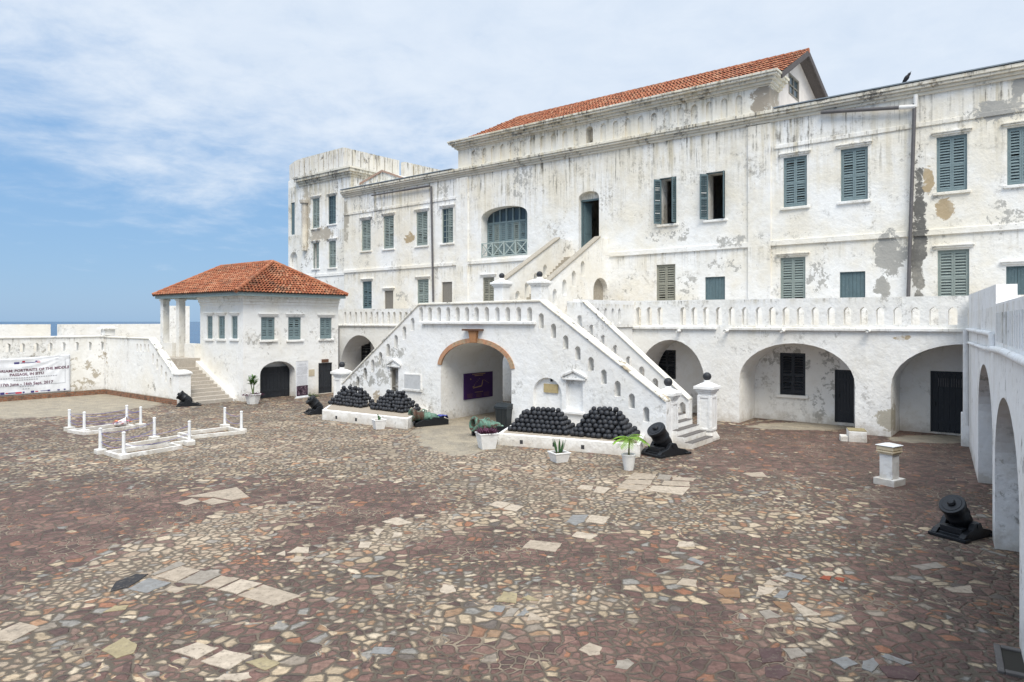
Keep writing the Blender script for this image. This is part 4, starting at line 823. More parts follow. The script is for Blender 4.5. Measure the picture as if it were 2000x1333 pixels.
b = MB(); cop_n(b, (28.4, zr0+.002), (dR1, zR1+.002), uR-.37, uR+.05); cop_n(b, (28.4, zL0+.002), (dL1, zL1+.002), uLf-.37, uLf+.05); b.build('coping', M_cop2, gs, bevel=.02)
b = MB(); n = 21
for i in range(n): b.box(uLf+.002, uR-.322, 28.4+(34.4-28.4)*i/n, 34.98, 4.3+(8.35-4.3)*i/n+.002, 4.3+(8.35-4.3)*(i+1)/n)
b.build('upper_steps', M_cop2, gs)
# small opening, niche hood and plaque in the front wall
b = MB(); a0, a1, z0, z1 = nw
for q in ((a0, a0+.06, z0, z1), (a1-.06, a1, z0, z1), (a0+.06, a1-.06, z1-.08, z1), (a0+.06, a1-.06, z0+.22, z0+.28)): b.box(q[0], q[1], .1, .3, q[2], q[3], FS)
wo_ = b.build('window', M_wood, gs); wo_['label'] = 'small weathered wooden window frame without panes'
def hood(a0, a1, z, par):
    m = MB(); c0 = (a0+a1)/2
    for (p, q) in (((a0, z), (c0, z+.24)), ((c0, z+.24), (a1, z))):
        m.hexa([FS(p[0], -.10, p[1]), FS(q[0], -.10, q[1]), FS(q[0], .01, q[1]), FS(p[0], .01, p[1]), FS(p[0], -.11, p[1]+.09), FS(q[0], -.11, q[1]+.09), FS(q[0], .01, q[1]+.11), FS(p[0], .01, p[1]+.11)])
    m.box(a0+.05, a1-.05, -.09, .01, z-.07, z-.002, FS); m.panel([(a0+.06, z), (a1-.06, z), (c0, z+.235)], [], FS, -.04, .01); m.build('hood', P_stair, par, bevel=.01)
hood(nw[0]-.2, nw[1]+.22, nw[3]+.12, gs); hood(nn_[0]-.2, nn_[1]+.2, nn_[3]-.02, gs)
b = MB(); b.box(nn_[0]-.1, nn_[1]+.1, -.10, .01, nn_[2]-.10, nn_[2]-.003, FS); b.build('sill', P_stair, gs, bevel=.01)
b = MB(); b.box(nw[0]-.12, nw[1]+.12, -.09, .01, nw[2]-.10, nw[2]-.003, FS); b.build('sill', P_stair, gs, bevel=.01)
pq = (U(791, DS), U(822, DS), Zd(806, 760, DS), Zd(806, 733, DS)); b = MB(); b.box(pq[0], pq[1], -.05, .01, pq[2], pq[3], FS); p1 = b.build('plaque', M_stone, gs); p1['label'] = 'grey stone plaque beside the small window'
b = MB(); b.box(pq[0]-.1, pq[1]+.1, -.09, .01, pq[2]-.10, pq[2]-.003, FS); b.build('sill', P_stair, gs, bevel=.01)
b = MB(); b.box(pq[0]-.06, pq[0]-.002, -.06, .01, pq[2], pq[3]+.06, FS); b.box(pq[1]+.002, pq[1]+.06, -.06, .01, pq[2], pq[3]+.06, FS); b.box(pq[0], pq[1], -.06, .01, pq[3]+.002, pq[3]+.06, FS); b.build('plaque_frame', P_stair, gs)
pz = (U(1059, DS), U(1086, DS), Zd(1073, 768, DS), Zd(1073, 751, DS)); b = MB(); b.box(pz[0], pz[1], .10, .159, pz[2], pz[3], FS); p1 = b.build('plaque', M_plq, gs); p1['label'] = 'peeling yellow plaque in the arched niche'
b = MB(); b.box(U(1072, DS), U(1075, DS), .10, .159, Zd(1073, 746, DS), Zd(1073, 740, DS), FS); b.build('hook', M_iron, gs)

# ------------------------------------------------------------------ entrance pavilion on the left
uV = -35.5; dV0, dV1 = 20.7, 27.2
pv = cthing('entrance_pavilion', 'low white pavilion with a hipped orange tile roof and a porch beside the stone steps', 'building', -40.5, 24.3)
FV = FN(uV); FVn = FU(dV0); uVL = U(391, dV0)
def VP(x0, x1, yt, yb): m_ = (x0+x1)/2; return D(x0, uV), D(x1, uV), Zu(m_, yb, uV), Zu(m_, yt, uV)
vw = [VP(510, 537, 620, 664), VP(563, 588, 620, 664), VP(625, 648, 621, 662)]
vd = VP(622, 649, 709, 771); vd = (vd[0], vd[1], .02, vd[3]); va0, va1 = D(508, uV), D(577, uV)
varch = arch((va0+va1)/2, va1-va0, -.02, Zu(542, 730, uV), Zu(542, 706, uV), 14)
b = MB(); b.panel(rect(dV0, dV1, -.3, 6.0), [rect(*q) for q in vw]+[rect(*vd), varch], FV, 0, .6)
nwins = [(U(x0, dV0), U(x1, dV0), Zd((x0+x1)/2, 662, dV0), Zd((x0+x1)/2, 618, dV0)) for x0, x1 in ((404, 415), (426, 439), (452, 464))]
b.panel(rect(uVL, uV-.602, -.3, 6.0), [rect(*q) for q in nwins], FVn, 0, .5)
b.box(uVL, uVL+.4, dV0+.502, dV1, -.3, 6.0); b.box(uVL+.402, uV-.602, dV1-.4, dV1, -.3, 6.0); b.build('wall', P_pav, pv)
for q in vw: window(pv, FV, *q, M_blue, plaster_=P_pav)
for q in nwins: window(pv, FVn, *q, M_blue, plaster_=P_pav)
o = door(pv, FV, *vd, M_black, 5); 
FVi = lambda a, t, z: FV(a, t+.52, z)
o = door(pv, FVi, va0+.2, va1-.02, .0, Zu(542, 718, uV), M_black, 8); o['label'] = 'wide black double door in the arched opening'
b = MB(); b.box(va0, va1, .8, .9, 0, 3.2, FV); b.build('passage_back', P_pav, pv)
b = MB(); b.box(D(628, uV), D(641, uV), -.05, .01, Zu(634, 708, uV)+.0, Zu(634, 702, uV)+.0, FV); b.build('door_sign', M_rust, pv)
b = MB(); b.box(D(603, uV), D(614, uV), -.02, .01, Zu(608, 735, uV), Zu(608, 722, uV), FV); b.build('plaque', paint('faded_notice', (.55, .48, .36), .8, .4), pv)
b = MB(); b.box(D(485, uV), D(497, uV), -.02, .01, Zu(491, 741, uV), Zu(491, 733, uV), FV); b.build('plaque', M_stone, pv)
# entablature, eaves, roof
b = MB()
for o_, z0, z1 in ((.06, 5.45, 5.62), (.14, 5.622, 5.80), (.22, 5.802, 5.95)): b.box(uVL-.0, uV+o_, dV0-o_, dV1, z0, z1)
b.build('cornice', P_pav, pv, bevel=.02)
ue0, ue1, de0, de1 = U(303, 20.0), uV+.55, 20.0, 27.35; ze = 6.12
b = MB(); b.box(ue0, ue1, de0, de0+.06, ze-.20, ze+.02); b.box(ue1-.06, ue1, de0+.062, de1, ze-.20, ze+.02); b.box(ue0, ue0+.06, de0+.062, de1, ze-.20, ze+.02); b.box(ue0+.06, ue1-.06, de0+.06, de1, ze-.19, ze-.15); b.build('fascia', M_fascia, pv)
zr = Zd(535, 513, 23.7); r0, r1 = U(432, 23.7), U(533, 23.7)
rf = MB(); A, B_, C_, D_ = (ue0-.1, de0-.12, ze), (ue1+.1, de0-.12, ze), (ue1+.1, de1+.1, ze), (ue0-.1, de1+.1, ze); E, F_ = (r0, 23.7, zr), (r1, 23.7, zr)
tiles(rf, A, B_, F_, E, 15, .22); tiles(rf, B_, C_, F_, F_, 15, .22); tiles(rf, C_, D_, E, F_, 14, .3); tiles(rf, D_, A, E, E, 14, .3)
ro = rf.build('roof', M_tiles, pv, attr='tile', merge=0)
hp = MB()
for P_, Q_ in ((E, F_), (B_, F_), (A, E), (C_, F_)):
    P_, Q_ = Vector(P_), Vector(Q_); n = int((Q_-P_).length/.35)
    for i in range(n): hp.tube(P_.lerp(Q_, i/n)+Vector((0, 0, .05)), P_.lerp(Q_, (i+1.1)/n)+Vector((0, 0, .05)), .13, .11, 8)
hp.a = [random.uniform(.3, .9) for _ in hp.a]; hp.build('ridge_tiles', M_tiles, ro, attr='tile')
# porch columns, floor, parapet
PFZ = 2.3
def col(px, d, zb):
    u = U(px, d); m = MB(); m.box(u-.20, u+.20, d-.20, d+.20, zb, ze-.205); m.box(u-.25, u+.25, d-.25, d+.25, ze-.34, ze-.21); m.build('column', P_pav, pv, bevel=.015)
col(353, 20.55, PFZ); col(322, 20.55, PFZ+.85)
b = MB(); b.box(-56.5, uVL-.002, 19.3, 30, -.3, PFZ); b.build('porch_floor', M_wornstep, pv)
for qa, qb in ((U(310, 20.5), U(341, 20.5)), (U(365, 20.5), uVL-.003)): MB().box(qa, qb, 20.35, 20.7, PFZ+.001, PFZ+.85).build('porch_parapet', P_left, pv)
# inner porch back wall with a door
uPB = uVL-.9
b = MB(); b.panel(rect(23.6, 29.5, PFZ, 5.9), [rect(25.2, 26.2, PFZ+.9, 4.9)], FN(uVL-3.6), 0, .3); bw_ = b.build('porch_wall', P_left, pv)
b = MB(); b.box(25.2, 26.2, .1, .2, PFZ+.9, 4.9, FN(uVL-3.6)); b.build('shutter', M_teal, bw_)

# ------------------------------------------------------------------ stone steps beside the pavilion, and the left wall
ss_ = cthing('entrance_steps', 'flight of worn stone steps rising to the porch between a slotted wall and the pavilion', 'steps', -39.5, 19.5)
uS0 = -36.1; uS1 = -41.6; n = 13; m = MB()
for i in range(n):
    z1 = PFZ*(i+1)/n; a = uS0+(uS1-uS0)*i/n; m.box(uS1, a, 18.05, dV0-.003, z1-PFZ/n+(.002 if i else -.1), z1-.004 if i == n-1 else z1)
m.build('steps', M_wornstep, ss_)
m = MB(); FW = FU(17.75); ax0 = -46.35
zpl = 1.55
slw = [slot(U(x, 17.75), Zd(x, y1, 17.75), Zd(x, y0, 17.75), .2) for x, y0, y1 in ((299, 690, 711), (307, 701, 722), (315.5, 713, 735), (324, 726, 746), (333, 738, 757), (342, 749, 766))]
slw += [slot(U(x, 17.75), 2.75, 3.2, .16) for x in (268, 275, 283, 290)]
m.panel([(ax0, .28), (-37.3, .28), (-37.3, zpl), (U(292, 17.75), 3.48), (ax0, 3.48)], slw, FW, 0, .3); m.build('side_wall', P_left, ss_)
m = MB(); coping(m, (U(292, 17.75), 3.482), (-37.3, zpl+.002), 17.69, 18.11, .09); coping(m, (ax0, 3.482), (U(292, 17.75)-.002, 3.482), 17.69, 18.11, .07); m.build('coping', P_coping, ss_, bevel=.02)
m = MB(); m.box(ax0, -36.9, 17.6, 18.1, -.2, .278); m.build('brick_footing', M_brick, ss_)
m = MB(); u, d = -37.02, 18.0; m.box(u-.33, u+.33, d-.33, d+.33, -.1, 1.62); m.box(u-.40, u+.40, d-.40, d+.40, 1.622, 1.72); m.hexa([(u-.4, d-.4, 1.722), (u+.4, d-.4, 1.722), (u+.4, d+.4, 1.722), (u-.4, d+.4, 1.722), (u-.2, d-.2, 1.86), (u+.2, d-.2, 1.86), (u+.2, d+.2, 1.86), (u-.2, d+.2, 1.86)]); m.box(u-.37, u+.37, d-.37, d+.37, .4, .55) if False else None; m.build('post', P_prop, ss_, bevel=.012)
m = MB(); m.hexa([(uS0+.05, dV0-.28, 0), (uS1, dV0-.28, PFZ+.0), (uS1, dV0-.004, PFZ+.0), (uS0+.05, dV0-.004, 0), (uS0+.05, dV0-.28, .14), (uS1, dV0-.28, PFZ+.42), (uS1, dV0-.004, PFZ+.42), (uS0+.05, dV0-.004, .14)]); m.build('stair_kerb', P_pav, ss_)
uLW = -46.4; FLW = FN(uLW)
lw = cthing('court_wall', 'stained white wall with a row of pointed slots and a brick footing behind the white banner', 'wall', uLW, 10)
zsl = [(x, D(x, uLW)) for x in (16, 44, 71, 98, 124, 150, 175, 199, 222, 246)]
m = MB(); m.panel([(-8, .28), (18.0, .28), (18.0, 3.52), (-8, 3.52)], [slot(dd, 2.72, 3.25, .26) for _, dd in zsl]+[slot(zsl[0][1]-.92*k, 2.72, 3.25, .26) for k in range(1, 9)], FLW, 0, .4); m.build('wall', P_left, lw)
m = MB(); m.box(-8, 18.05, -.06, .46, 3.522, 3.62, FLW); m.build('coping', P_left, lw, bevel=.02)
m = MB(); m.box(-8, 17.6, -.35, .4, -.2, .278, FLW); m.build('brick_footing', M_brick, lw)
m = MB(); u, d = -46.6, 18.0; m.box(u-.3, u+.3, d-.3, d+.3, 3.63, 4.0); m.box(u-.45, u+.45, d-.45, d+.45, 4.002, 4.1); m.box(u-.3, u+.3, d-.3, d+.3, 4.102, 4.2); m.build('corner_post', P_prop, lw, bevel=.012)
m = MB(); m.box(-56.5, uLW-.402, -8, 19.298, -.3, PFZ-.02); m.build('upper_walk', M_wornstep, lw)
# seaward battlement
uB = -54.0; FBt = FN(uB); bt = cthing('battlement', 'white seaward parapet wall with an embrasure open to the sea', 'wall', uB, 15)
m = MB(); dd0, dd1 = D(99, uB), D(121, uB); zb_ = Zu(50, 634, uB)
m.panel([(-10, 1.5), (D(318, uB)+2, 1.5), (D(318, uB)+2, zb_), (dd1, zb_), (dd1, 2.75), (dd0, 2.75), (dd0, zb_), (-10, zb_)], [], FBt, 0, .9); m.build('wall', plaster('plaster_battlement', .5, .4, bands=((4.6, .6, .7),), peel=.4, white=(.80, .80, .79)), bt)
m = MB(); m.box(D(327, uB), D(368, uB), -.2, .9, 1.5, Zu(350, 598, uB), FBt); m.build('guard_room', P_pav, bt)

# ------------------------------------------------------------------ gallery on the right
e_ = Vector((-.529, -.8486)); q0 = Vector((16.64, 24.87))
gl = thing('gallery_wall', 'white gallery wall of tall arches with grooved parapet running along the right edge', 'wall', (q0.x, q0.y, 0), math.atan2(e_.y, e_.x))
FG = lambda a, t, z: (a, t, z)
def tA(px):                                  # distance along the wall for an image column
    r = rx(px); return (q0.x-r*q0.y)/(r*e_.y-e_.x)
tg1, tg1e, tg2, tg2e = tA(1910.5), tA(1938.5), tA(1943), tA(1991)
gh = [arch((tg1+tg1e)/2, tg1e-tg1, -.02, 2.0, 3.45, 22), arch((tg2+tg2e)/2, tg2e-tg2, -.02, 1.7, 3.2, 22), arch(tg2e+.9+2.4, 4.8, -.02, 1.7, 3.2, 20)]
tS = tA(1945)
m = MB(); m.panel(rect(0, 30, -.3, 4.1), gh, FG, 0, .95); m.panel([(0, 4.1), (30, 4.1), (30, 4.82), (tS, 4.84), (tS, 5.22), (.2, 5.46), (0, 5.46)], [], FG, 0, .34)
m.build('wall', P_gal, gl)
m = MB(); m.box(-.5, 30, 4.2, 4.5, -.3, 5.0); m.box(-.5, 30, .96, 4.19, 4.1, 4.3); m.build('inner_wall', P_gal, gl)
m = MB()
for i in range(46):
    a = tS+.25+i*.36; m.box(a, a+.05, -.018, .01, 4.12, 4.66, FG)
m.build('parapet_grooves', P_gal, gl)
m = MB(); m.path([(.3, -.05, 4.2), (tS-1.2, -.05, 4.24), (tS-.3, -.05, 4.24), (tS-.25, -.05, 3.98)], .06, 10); m.path([(.8, -.05, 3.75), (tS-1.4, -.05, 3.90)], .05, 10); m.path([(tS-.9, -.05, 3.94), (tS+2.5, -.05, 4.0), (tS+6, -.05, 4.0), (29, -.05, 4.0)], .065, 10); m.build('conduit', P_gal, gl, True)
m = MB(); m.path([(1.6, -.13, 4.2), (1.6, -.13, .9)], .09, 10); m.build('downpipe', M_pipew, gl, True)
m = MB(); m.box(.02, .45, -.24, .01, -.3, 1.2); m.build('buttress', P_gal, gl, bevel=.03)

# ------------------------------------------------------------------ plinths and cannonballs
def plinth(label, pts, h):
    u0 = sum(p[0] for p in pts)/4; d0 = sum(p[1] for p in pts)/4
    o = cthing('ball_plinth', label, 'plinth', u0, d0, 'plinths under the cannonballs')
    MB().poly_prism(pts, -.05, h).build('body', P_prop, o, bevel=.03)
    g = MB(); c = [((p[0]-u0)*.95+u0, (p[1]-d0)*.9+d0) for p in pts]; g.poly_prism(c, h+.001, h+.02); g.build('gravel_bed', paint('bed_gravel', (.36, .31, .25), .95, .7, (.2, .17, .13), 9), o)
    a, b_ = Vector(pts[0]), Vector(pts[1])
    for k in (.18, .42, .62): q = a.lerp(b_, k); n_ = Vector(((b_-a).y, -(b_-a).x)).normalized(); tdir = (b_-a).normalized(); m_ = MB(); m_.hexa([(*(q+n_*.004-tdir*.06), .10), (*(q+n_*.004+tdir*.06), .10), (*(q-n_*.05+tdir*.06), .10), (*(q-n_*.05-tdir*.06), .10), (*(q+n_*.004-tdir*.06), .24), (*(q+n_*.004+tdir*.06), .24), (*(q-n_*.05+tdir*.06), .24), (*(q-n_*.05-tdir*.06), .24)]); m_.build('weep_hole', M_dark, o)
    return o
pR = [UD(G(972, 869)), UD(G(1250, 893)), (U(1262, DS)-.05, DS-.003), (U(1012, DS), DS-.003)]
pL = [UD(G(629, 820)), UD(G(796, 839)), (U(838, DS), DS-.003), (U(660, DS), DS-.003)]
plinth('long low white plinth under the two right hand cannonball heaps', pR, .42); plinth('low white plinth under the two left hand cannonball heaps', pL, .46)
br = .100
bm_ = bmesh.new(); bmesh.ops.create_icosphere(bm_, subdivisions=3, radius=br); sph = bpy.data.meshes.new('cannonball'); bm_.to_mesh(sph); bm_.free(); sph.materials.append(M_ball)
for p in sph.polygons: p.use_smooth = True
inner = MB(); bm_ = bmesh.new(); bmesh.ops.create_icosphere(bm_, subdivisions=2, radius=br); isv = [v.co.copy() for v in bm_.verts]; isf = [tuple(v.index for v in f.verts) for f in bm_.faces]; bm_.free()
nball = 0
def heap(uc, dc, zb, nx_, ny_, layers, jit, label, group, ang=0, drop=0):
    global nball
    s2 = 2*br*1.01
    for k in range(layers):
        a, b_ = nx_-k, ny_-k
        if a < 1 or b_ < 1: break
        for i in range(a):
            for j in range(b_):
                front = j == 0; side = i == a-1; left = i == 0; top = k == layers-1 or b_ == 1
                x = (i-(a-1)/2)*s2+random.gauss(0, jit); y = (j-(b_-1)/2)*s2+random.gauss(0, jit); z = zb+br+k*s2*.707+random.gauss(0, jit*.5)
                if drop and (k >= layers-2) and random.random() < drop: continue
                ca, sa = math.cos(ang), math.sin(ang); uu, dd_ = uc+x*ca-y*sa, dc+x*sa+y*ca
                vis = front or (side and j <= ny_-2-k) or (left and j == 1) or top or (k >= layers-2 and j < 2)
                if vis:
                    o = bpy.data.objects.new('cannonball', sph); sc.collection.objects.link(o); o.location = W(uu, dd_, z)
                    o.rotation_euler = (random.random()*6, random.random()*6, 0); s_ = random.uniform(.90, 1.07); o.scale = (s_,)*3
                    tag(o, label, 'cannonball', group); nball += 1
                elif j < 3 or side or left or k >= layers-1:
                    inner.add([W(uu, dd_, z)+v for v in isv], isf)
def hp_px(px, d): return U(px, d)
dH = 21.25
heap(hp_px(1062, 20.55), 20.5, .43, 12, 6, 6, .010, 'black iron cannonball in the neat flat topped heap right of the arch', 'cannonballs in the flat topped right heap', .20, .06)
heap(hp_px(1184, 21.15), 21.05, .43, 11, 7, 7, .018, 'black iron cannonball in the peaked heap nearest the potted palm', 'cannonballs in the peaked right heap', .22, .14)
heap(hp_px(690, 21.0), 21.0, .47, 12, 6, 6, .030, 'black iron cannonball in the sprawling heap furthest left, beside the white pillar', 'cannonballs in the far left heap', 0, .18)
heap(hp_px(772, 21.0), 21.0, .47, 11, 6, 6, .025, 'black iron cannonball in the heap behind the left green cannon', 'cannonballs in the heap left of the arch', 0, .1)
io = inner.build('cannonball_core', M_ball, None, True, merge=0); io['kind'] = 'stuff'; tag(io, 'shaded cannonballs packed inside the four black heaps', 'cannonballs')
print('cannonballs', nball)

# ------------------------------------------------------------------ mortars and cannons
def rotM(loc, yaw, pitch):                    # barrel axis: +Z of lathe pointed along yaw (in plan), pitch up
    return Matrix.Translation(loc) @ Matrix.Rotation(yaw, 4, 'Z') @ Matrix.Rotation(R(90)-pitch, 4, 'Y')
def mortar(loc, rz, s, label, pitch=48):
    o = thing('mortar', label, 'mortar', loc, rz, 'black iron mortars around the court')
    o.scale = (s, s, s)
    m = MB()                                    # bed runs along x, muzzle towards +x
    for sg in (-1, 1):
        y0, y1 = sorted((sg*.285, sg*.43)); prof = [(-.72, 0), (.55, 0), (.62, .10), (.50, .20), (.22, .26), (.10, .42), (-.16, .42), (-.26, .26), (-.60, .18), (-.74, .10)]
        m.panel(prof, [], lambda a, t_, z: (a, t_, z), y0, y1)
    m.box(-.66, .52, -.282, .282, .02, .14); m.box(.40, .66, -.48, .48, .0, .09); m.box(-.85, -.58, -.48, .48, 0, .08); m.box(.22, .46, -.28, .28, .142, .30)
    m.build('bed', M_iron, o, bevel=.015)
    Mx = rotM(Vector((-.05, 0, .36)), 0, R(pitch))
    b = MB(); b.lathe([(0, -.26), (.14, -.24), (.24, -.14), (.275, .0), (.275, .26), (.30, .28), (.30, .32), (.285, .34), (.29, .56), (.315, .59), (.322, .66), (.31, .70), (.24, .70), (.235, .66), (0, .66)], Mx, 28); bo = b.build('barrel', M_iron, o, True)
    b = MB(); b.lathe([(0, .62), (.232, .62), (.232, .708), (.085, .712), (.10, .75), (.07, .79), (0, .80)], Mx, 20); b.build('muzzle_plug', M_iron, bo, True)
    b = MB(); b.tube((-.05, -.45, .36), (-.05, .45, .36), .085, n=14); b.build('trunnion', M_iron, bo, True)
    return o
def face(px, py, tx, ty): a, b = G(px, py), G(tx, ty); return math.atan2((b-a).y, (b-a).x)
mortar(G(1296, 888), R(214), 1.0, 'big black mortar beside the right stair pillar and the potted palm', 52)
mortar(G(1876, 1046), R(208), .79, 'black mortar alone in front of the right gallery pier', 50)
mortar(G(620, 808), R(212), .85, 'black mortar at the left end of the left cannonball plinth', 46)
mortar(G(366, 793), R(205), .8, 'black mortar against the brick footing by the stone steps', 38)
def cannon(loc, rz, label, cloth):
    o = thing('cannon', label, 'cannon', loc, rz, 'green bronze cannons flanking the arch')
    m = MB()
    for sg in (-1, 1):
        y0, y1 = sorted((sg*.17, sg*.30)); m.panel([(-1.15, 0), (.42, 0), (.42, .16), (.05, .30), (-.15, .26), (-.45, .36), (-.95, .30), (-1.15, .22)], [], lambda a, t_, z: (a, t_, z), y0, y1)
    m.box(-1.0, .36, -.168, .168, .03, .14); m.build('bed', M_iron, o, bevel=.012)
    Mx = rotM(Vector((-.35, 0, .36)), 0, R(9))
    b = MB(); b.lathe([(0, -.52), (.05, -.52), (.07, -.46), (.04, -.40), (.06, -.36), (.15, -.32), (.17, -.2), (.18, .0), (.21, .02), (.21, .06), (.185, .08), (.20, .35), (.235, .37), (.235, .42), (.205, .44), (.21, .68), (.24, .70), (.29, .80), (.295, .86), (.275, .89), (.20, .89), (.185, .80), (.18, .55), (0, .55)], Mx, 28)
    bo = b.build('barrel', M_bronze, o, True)
    b = MB()
    for sg in (-.09, .09): 
        pts = [Mx @ Vector((-.20, sg, .20)), Mx @ Vector((-.28, sg, .23)), Mx @ Vector((-.28, sg, .31)), Mx @ Vector((-.20, sg, .34))]; b.path(pts, .022, 6)
    b.build('lifting_handle', M_bronze, bo, True)
    b = MB(); b.tube((-.28, -.32, .37), (-.28, .32, .37), .065, n=12); b.build('trunnion', M_bronze, bo, True)
    return o
c1 = cannon(G(824, 832), R(214), 'green bronze cannon on a black bed with a blue cloth, left of the arch', True)
c2 = cannon(G(946, 851), R(212), 'green bronze cannon behind the pot of purple leaves, right of the arch', False)
cl_ = MB(); n = 6
for i in range(n):
    for j in range(n):
        pass
gv = [[(-1.22+.42*i/n, -.33+.5*j/n, .38+.02*math.sin(i*2+j)-(.22 if j == 0 else 0)-(.12 if i == 0 else 0)) for j in range(n+1)] for i in range(n+1)]
fl_ = [p for r0_ in gv for p in r0_]; cl_.add(fl_, [(i*(n+1)+j, (i+1)*(n+1)+j, (i+1)*(n+1)+j+1, i*(n+1)+j+1) for i in range(n) for j in range(n)])
co = cl_.build('cloth', M_blueC, None, True); co.location = c1.location; co.rotation_euler = c1.rotation_euler; so_ = co.modifiers.new('thick', 'SOLIDIFY'); so_.thickness = .012
tag(co, 'folded blue cloth lying on the tail of the left green cannon', 'cloth')

# ------------------------------------------------------------------ bin, pots, pedestal, block
bn = thing('litter_bin', 'black plastic wheeled bin with hinged lid standing in the arch', 'bin', G(988, 838), R(-38)); bn.scale = (1.07, 1.07, 1.07)
m = MB(); m.hexa([(-.24, -.27, .06), (.24, -.27, .06), (.24, .27, .06), (-.24, .27, .06), (-.30, -.33, .80), (.30, -.33, .80), (.30, .33, .80), (-.30, .33, .80)]); m.box(-.33, .33, -.36, .36, .80, .86)
for k in (-.18, 0, .18): m.hexa([(k-.025, -.285, .1), (k+.025, -.285, .1), (k+.025, -.26, .1), (k-.025, -.26, .1), (k-.03, -.345, .78), (k+.03, -.345, .78), (k+.03, -.31, .78), (k-.03, -.31, .78)])
m.build('body', M_bin, bn, bevel=.015)
m = MB(); m.panel([(-.35, .862), (.35, .862), (.35, .90), (.22, 1.0), (-.18, 1.02), (-.35, .90)], [], lambda a, t_, z: (t_, a, z), -.33, .33); m.build('lid', M_bin, bn, bevel=.02)
m = MB(); m.tube((-.26, .36, .94), (.26, .36, .94), .018, n=8); m.build('handle', M_bin, bn)
for sg in (-1, 1): m = MB(); m.tube((sg*.20, .25, .09), (sg*.26, .25, .09), .09, n=14); m.build('wheel', M_bin, bn, True)
def pot(loc, rz, label, wt, wb, h, n=4, lean=0):
    o = thing('potted_plant', label, 'potted plant', loc, rz, 'white pots around the court')
    m = MB(); k = n; ph = math.pi/n
    def rg(r, z): return [(r*math.cos(2*math.pi*i/k+ph), r*math.sin(2*math.pi*i/k+ph), z) for i in range(k)]
    f = 1/math.cos(math.pi/n) if n <= 8 else 1
    R4 = [rg(wb*f, 0), rg(wt*f, h), rg(wt*1.06*f, h), rg(wt*1.06*f, h+.04), rg((wt-.035)*f, h+.04), rg((wt-.05)*f, h-.06)]
    vs = [p for r_ in R4 for p in r_]; fs_ = [tuple(range(k))[::-1], tuple(range(5*k, 6*k))]
    for q in range(5):
        for i in range(k): fs_.append((q*k+i, q*k+(i+1) % k, (q+1)*k+(i+1) % k, (q+1)*k+i))
    m.add(vs, fs_); m.build('pot', M_pot, o, n > 8, bevel=.008 if n <= 8 else 0)
    m = MB(); vs = rg((wt-.045)*f, h-.015); m.add(vs+[(0, 0, h)], [(i, (i+1) % k, k) for i in range(k)]); m.build('soil', M_soil, o)
    return o
def blade(mb, base, dirv, ln, wd, bend, segs=5, fold=.25):
    base = Vector(base); dv = Vector(dirv).normalized(); side = dv.cross(Vector((0, 0, 1)))
    side = side.normalized() if side.length > .01 else Vector((1, 0, 0)); up = side.cross(dv)
    vs = []; p = base.copy()
    for i in range(segs+1):
        t_ = i/segs; wv = wd*(math.sin(math.pi*min(1, .18+.82*t_)))*(1 if t_ < 1 else .05); wv = max(wv, wd*.06)
        vs += [p-side*wv/2, p+up*(-wv*fold), p+side*wv/2]
        dv = (dv+Vector((0, 0, -bend/segs))).normalized(); p = p+dv*ln/segs
    fs_ = []
    for i in range(segs):
        for k in (0, 1): a = i*3+k; fs_.append((a, a+1, a+4, a+3))
    mb.add(vs, fs_)
# purple leaved pot
o = pot(G(951, 876), R(20), 'white square pot of dense purple leaves in front of the right green cannon', .33, .24, .52)
m = MB()
for i in range(260):
    a = random.random()*6.28; r = .30*math.sqrt(random.random()); blade(m, (r*math.cos(a), r*math.sin(a), .50+random.random()*.10), (math.cos(a)*.8+random.gauss(0, .4), math.sin(a)*.8+random.gauss(0, .4), .9), random.uniform(.12, .24), .035, .8, 3)
m.build('foliage', M_mauve, o)
# small dry pot by left plinth
o = pot(G(740, 838), R(30), 'small white square pot with a single dry cactus beside the left plinth', .24, .18, .36)
m = MB(); [m.tube((.02*k, .0, .35), (.02*k+.05*(k-1), .03*k, .62-.07*k), .03, .018, 7) for k in range(3)]; m.build('cactus', M_aloe, o, True)
m = MB(); 
for i in range(24): a = random.random()*6.28; blade(m, (.1*math.cos(a), .1*math.sin(a), .36), (math.cos(a), math.sin(a), .5), .10, .025, .6, 3)
m.build('dry_leaves', paint('dry_leaf', (.30, .17, .07), .8, .3), o)
# aloe pot
o = pot(G(1092, 902), R(25), 'white square pot of upright spiky sansevieria leaves before the right plinth', .27, .2, .28)
m = MB()
for i in range(11): a = i*2.4; blade(m, (.08*math.cos(a), .08*math.sin(a), .26), (math.cos(a)*.28, math.sin(a)*.28, 1), random.uniform(.35, .58), .06, .05, 5, .3)
m.build('foliage', M_aloe, o)
# palm in round pot
o = pot(G(1228, 918), 0, 'white round pot with a small bright green palm near the big mortar', .21, .14, .44, 20)
m = MB(); m.tube((0, 0, .42), (.02, .01, .95), .028, .018, 8); m.build('stem', paint('palm_stem', (.13, .14, .05), .8, .4), o, True)
m = MB(); m2 = MB()
for i in range(10):
    a = i*.628+random.uniform(-.2, .2); el = random.uniform(.25, .9); c0 = Vector((.02, .01, .93)); dv = Vector((math.cos(a), math.sin(a), el)).normalized(); p = c0.copy(); ln = random.uniform(.42, .58)
    tgt = m
    for s_ in range(9):
        dv = (dv+Vector((0, 0, -.13))).normalized(); p = p+dv*ln/9
        sd_ = dv.cross(Vector((0, 0, 1))).normalized()
        for sg in (-1, 1): blade(tgt, p, dv*.75+sd_*sg*1.0+Vector((0, 0, .1)), .26*(1-.055*abs(s_-3)), .034, .55, 3)
    m2.tube(c0, p, .008, .004, 5)
m.build('fronds', M_palm, o)
m = MB()
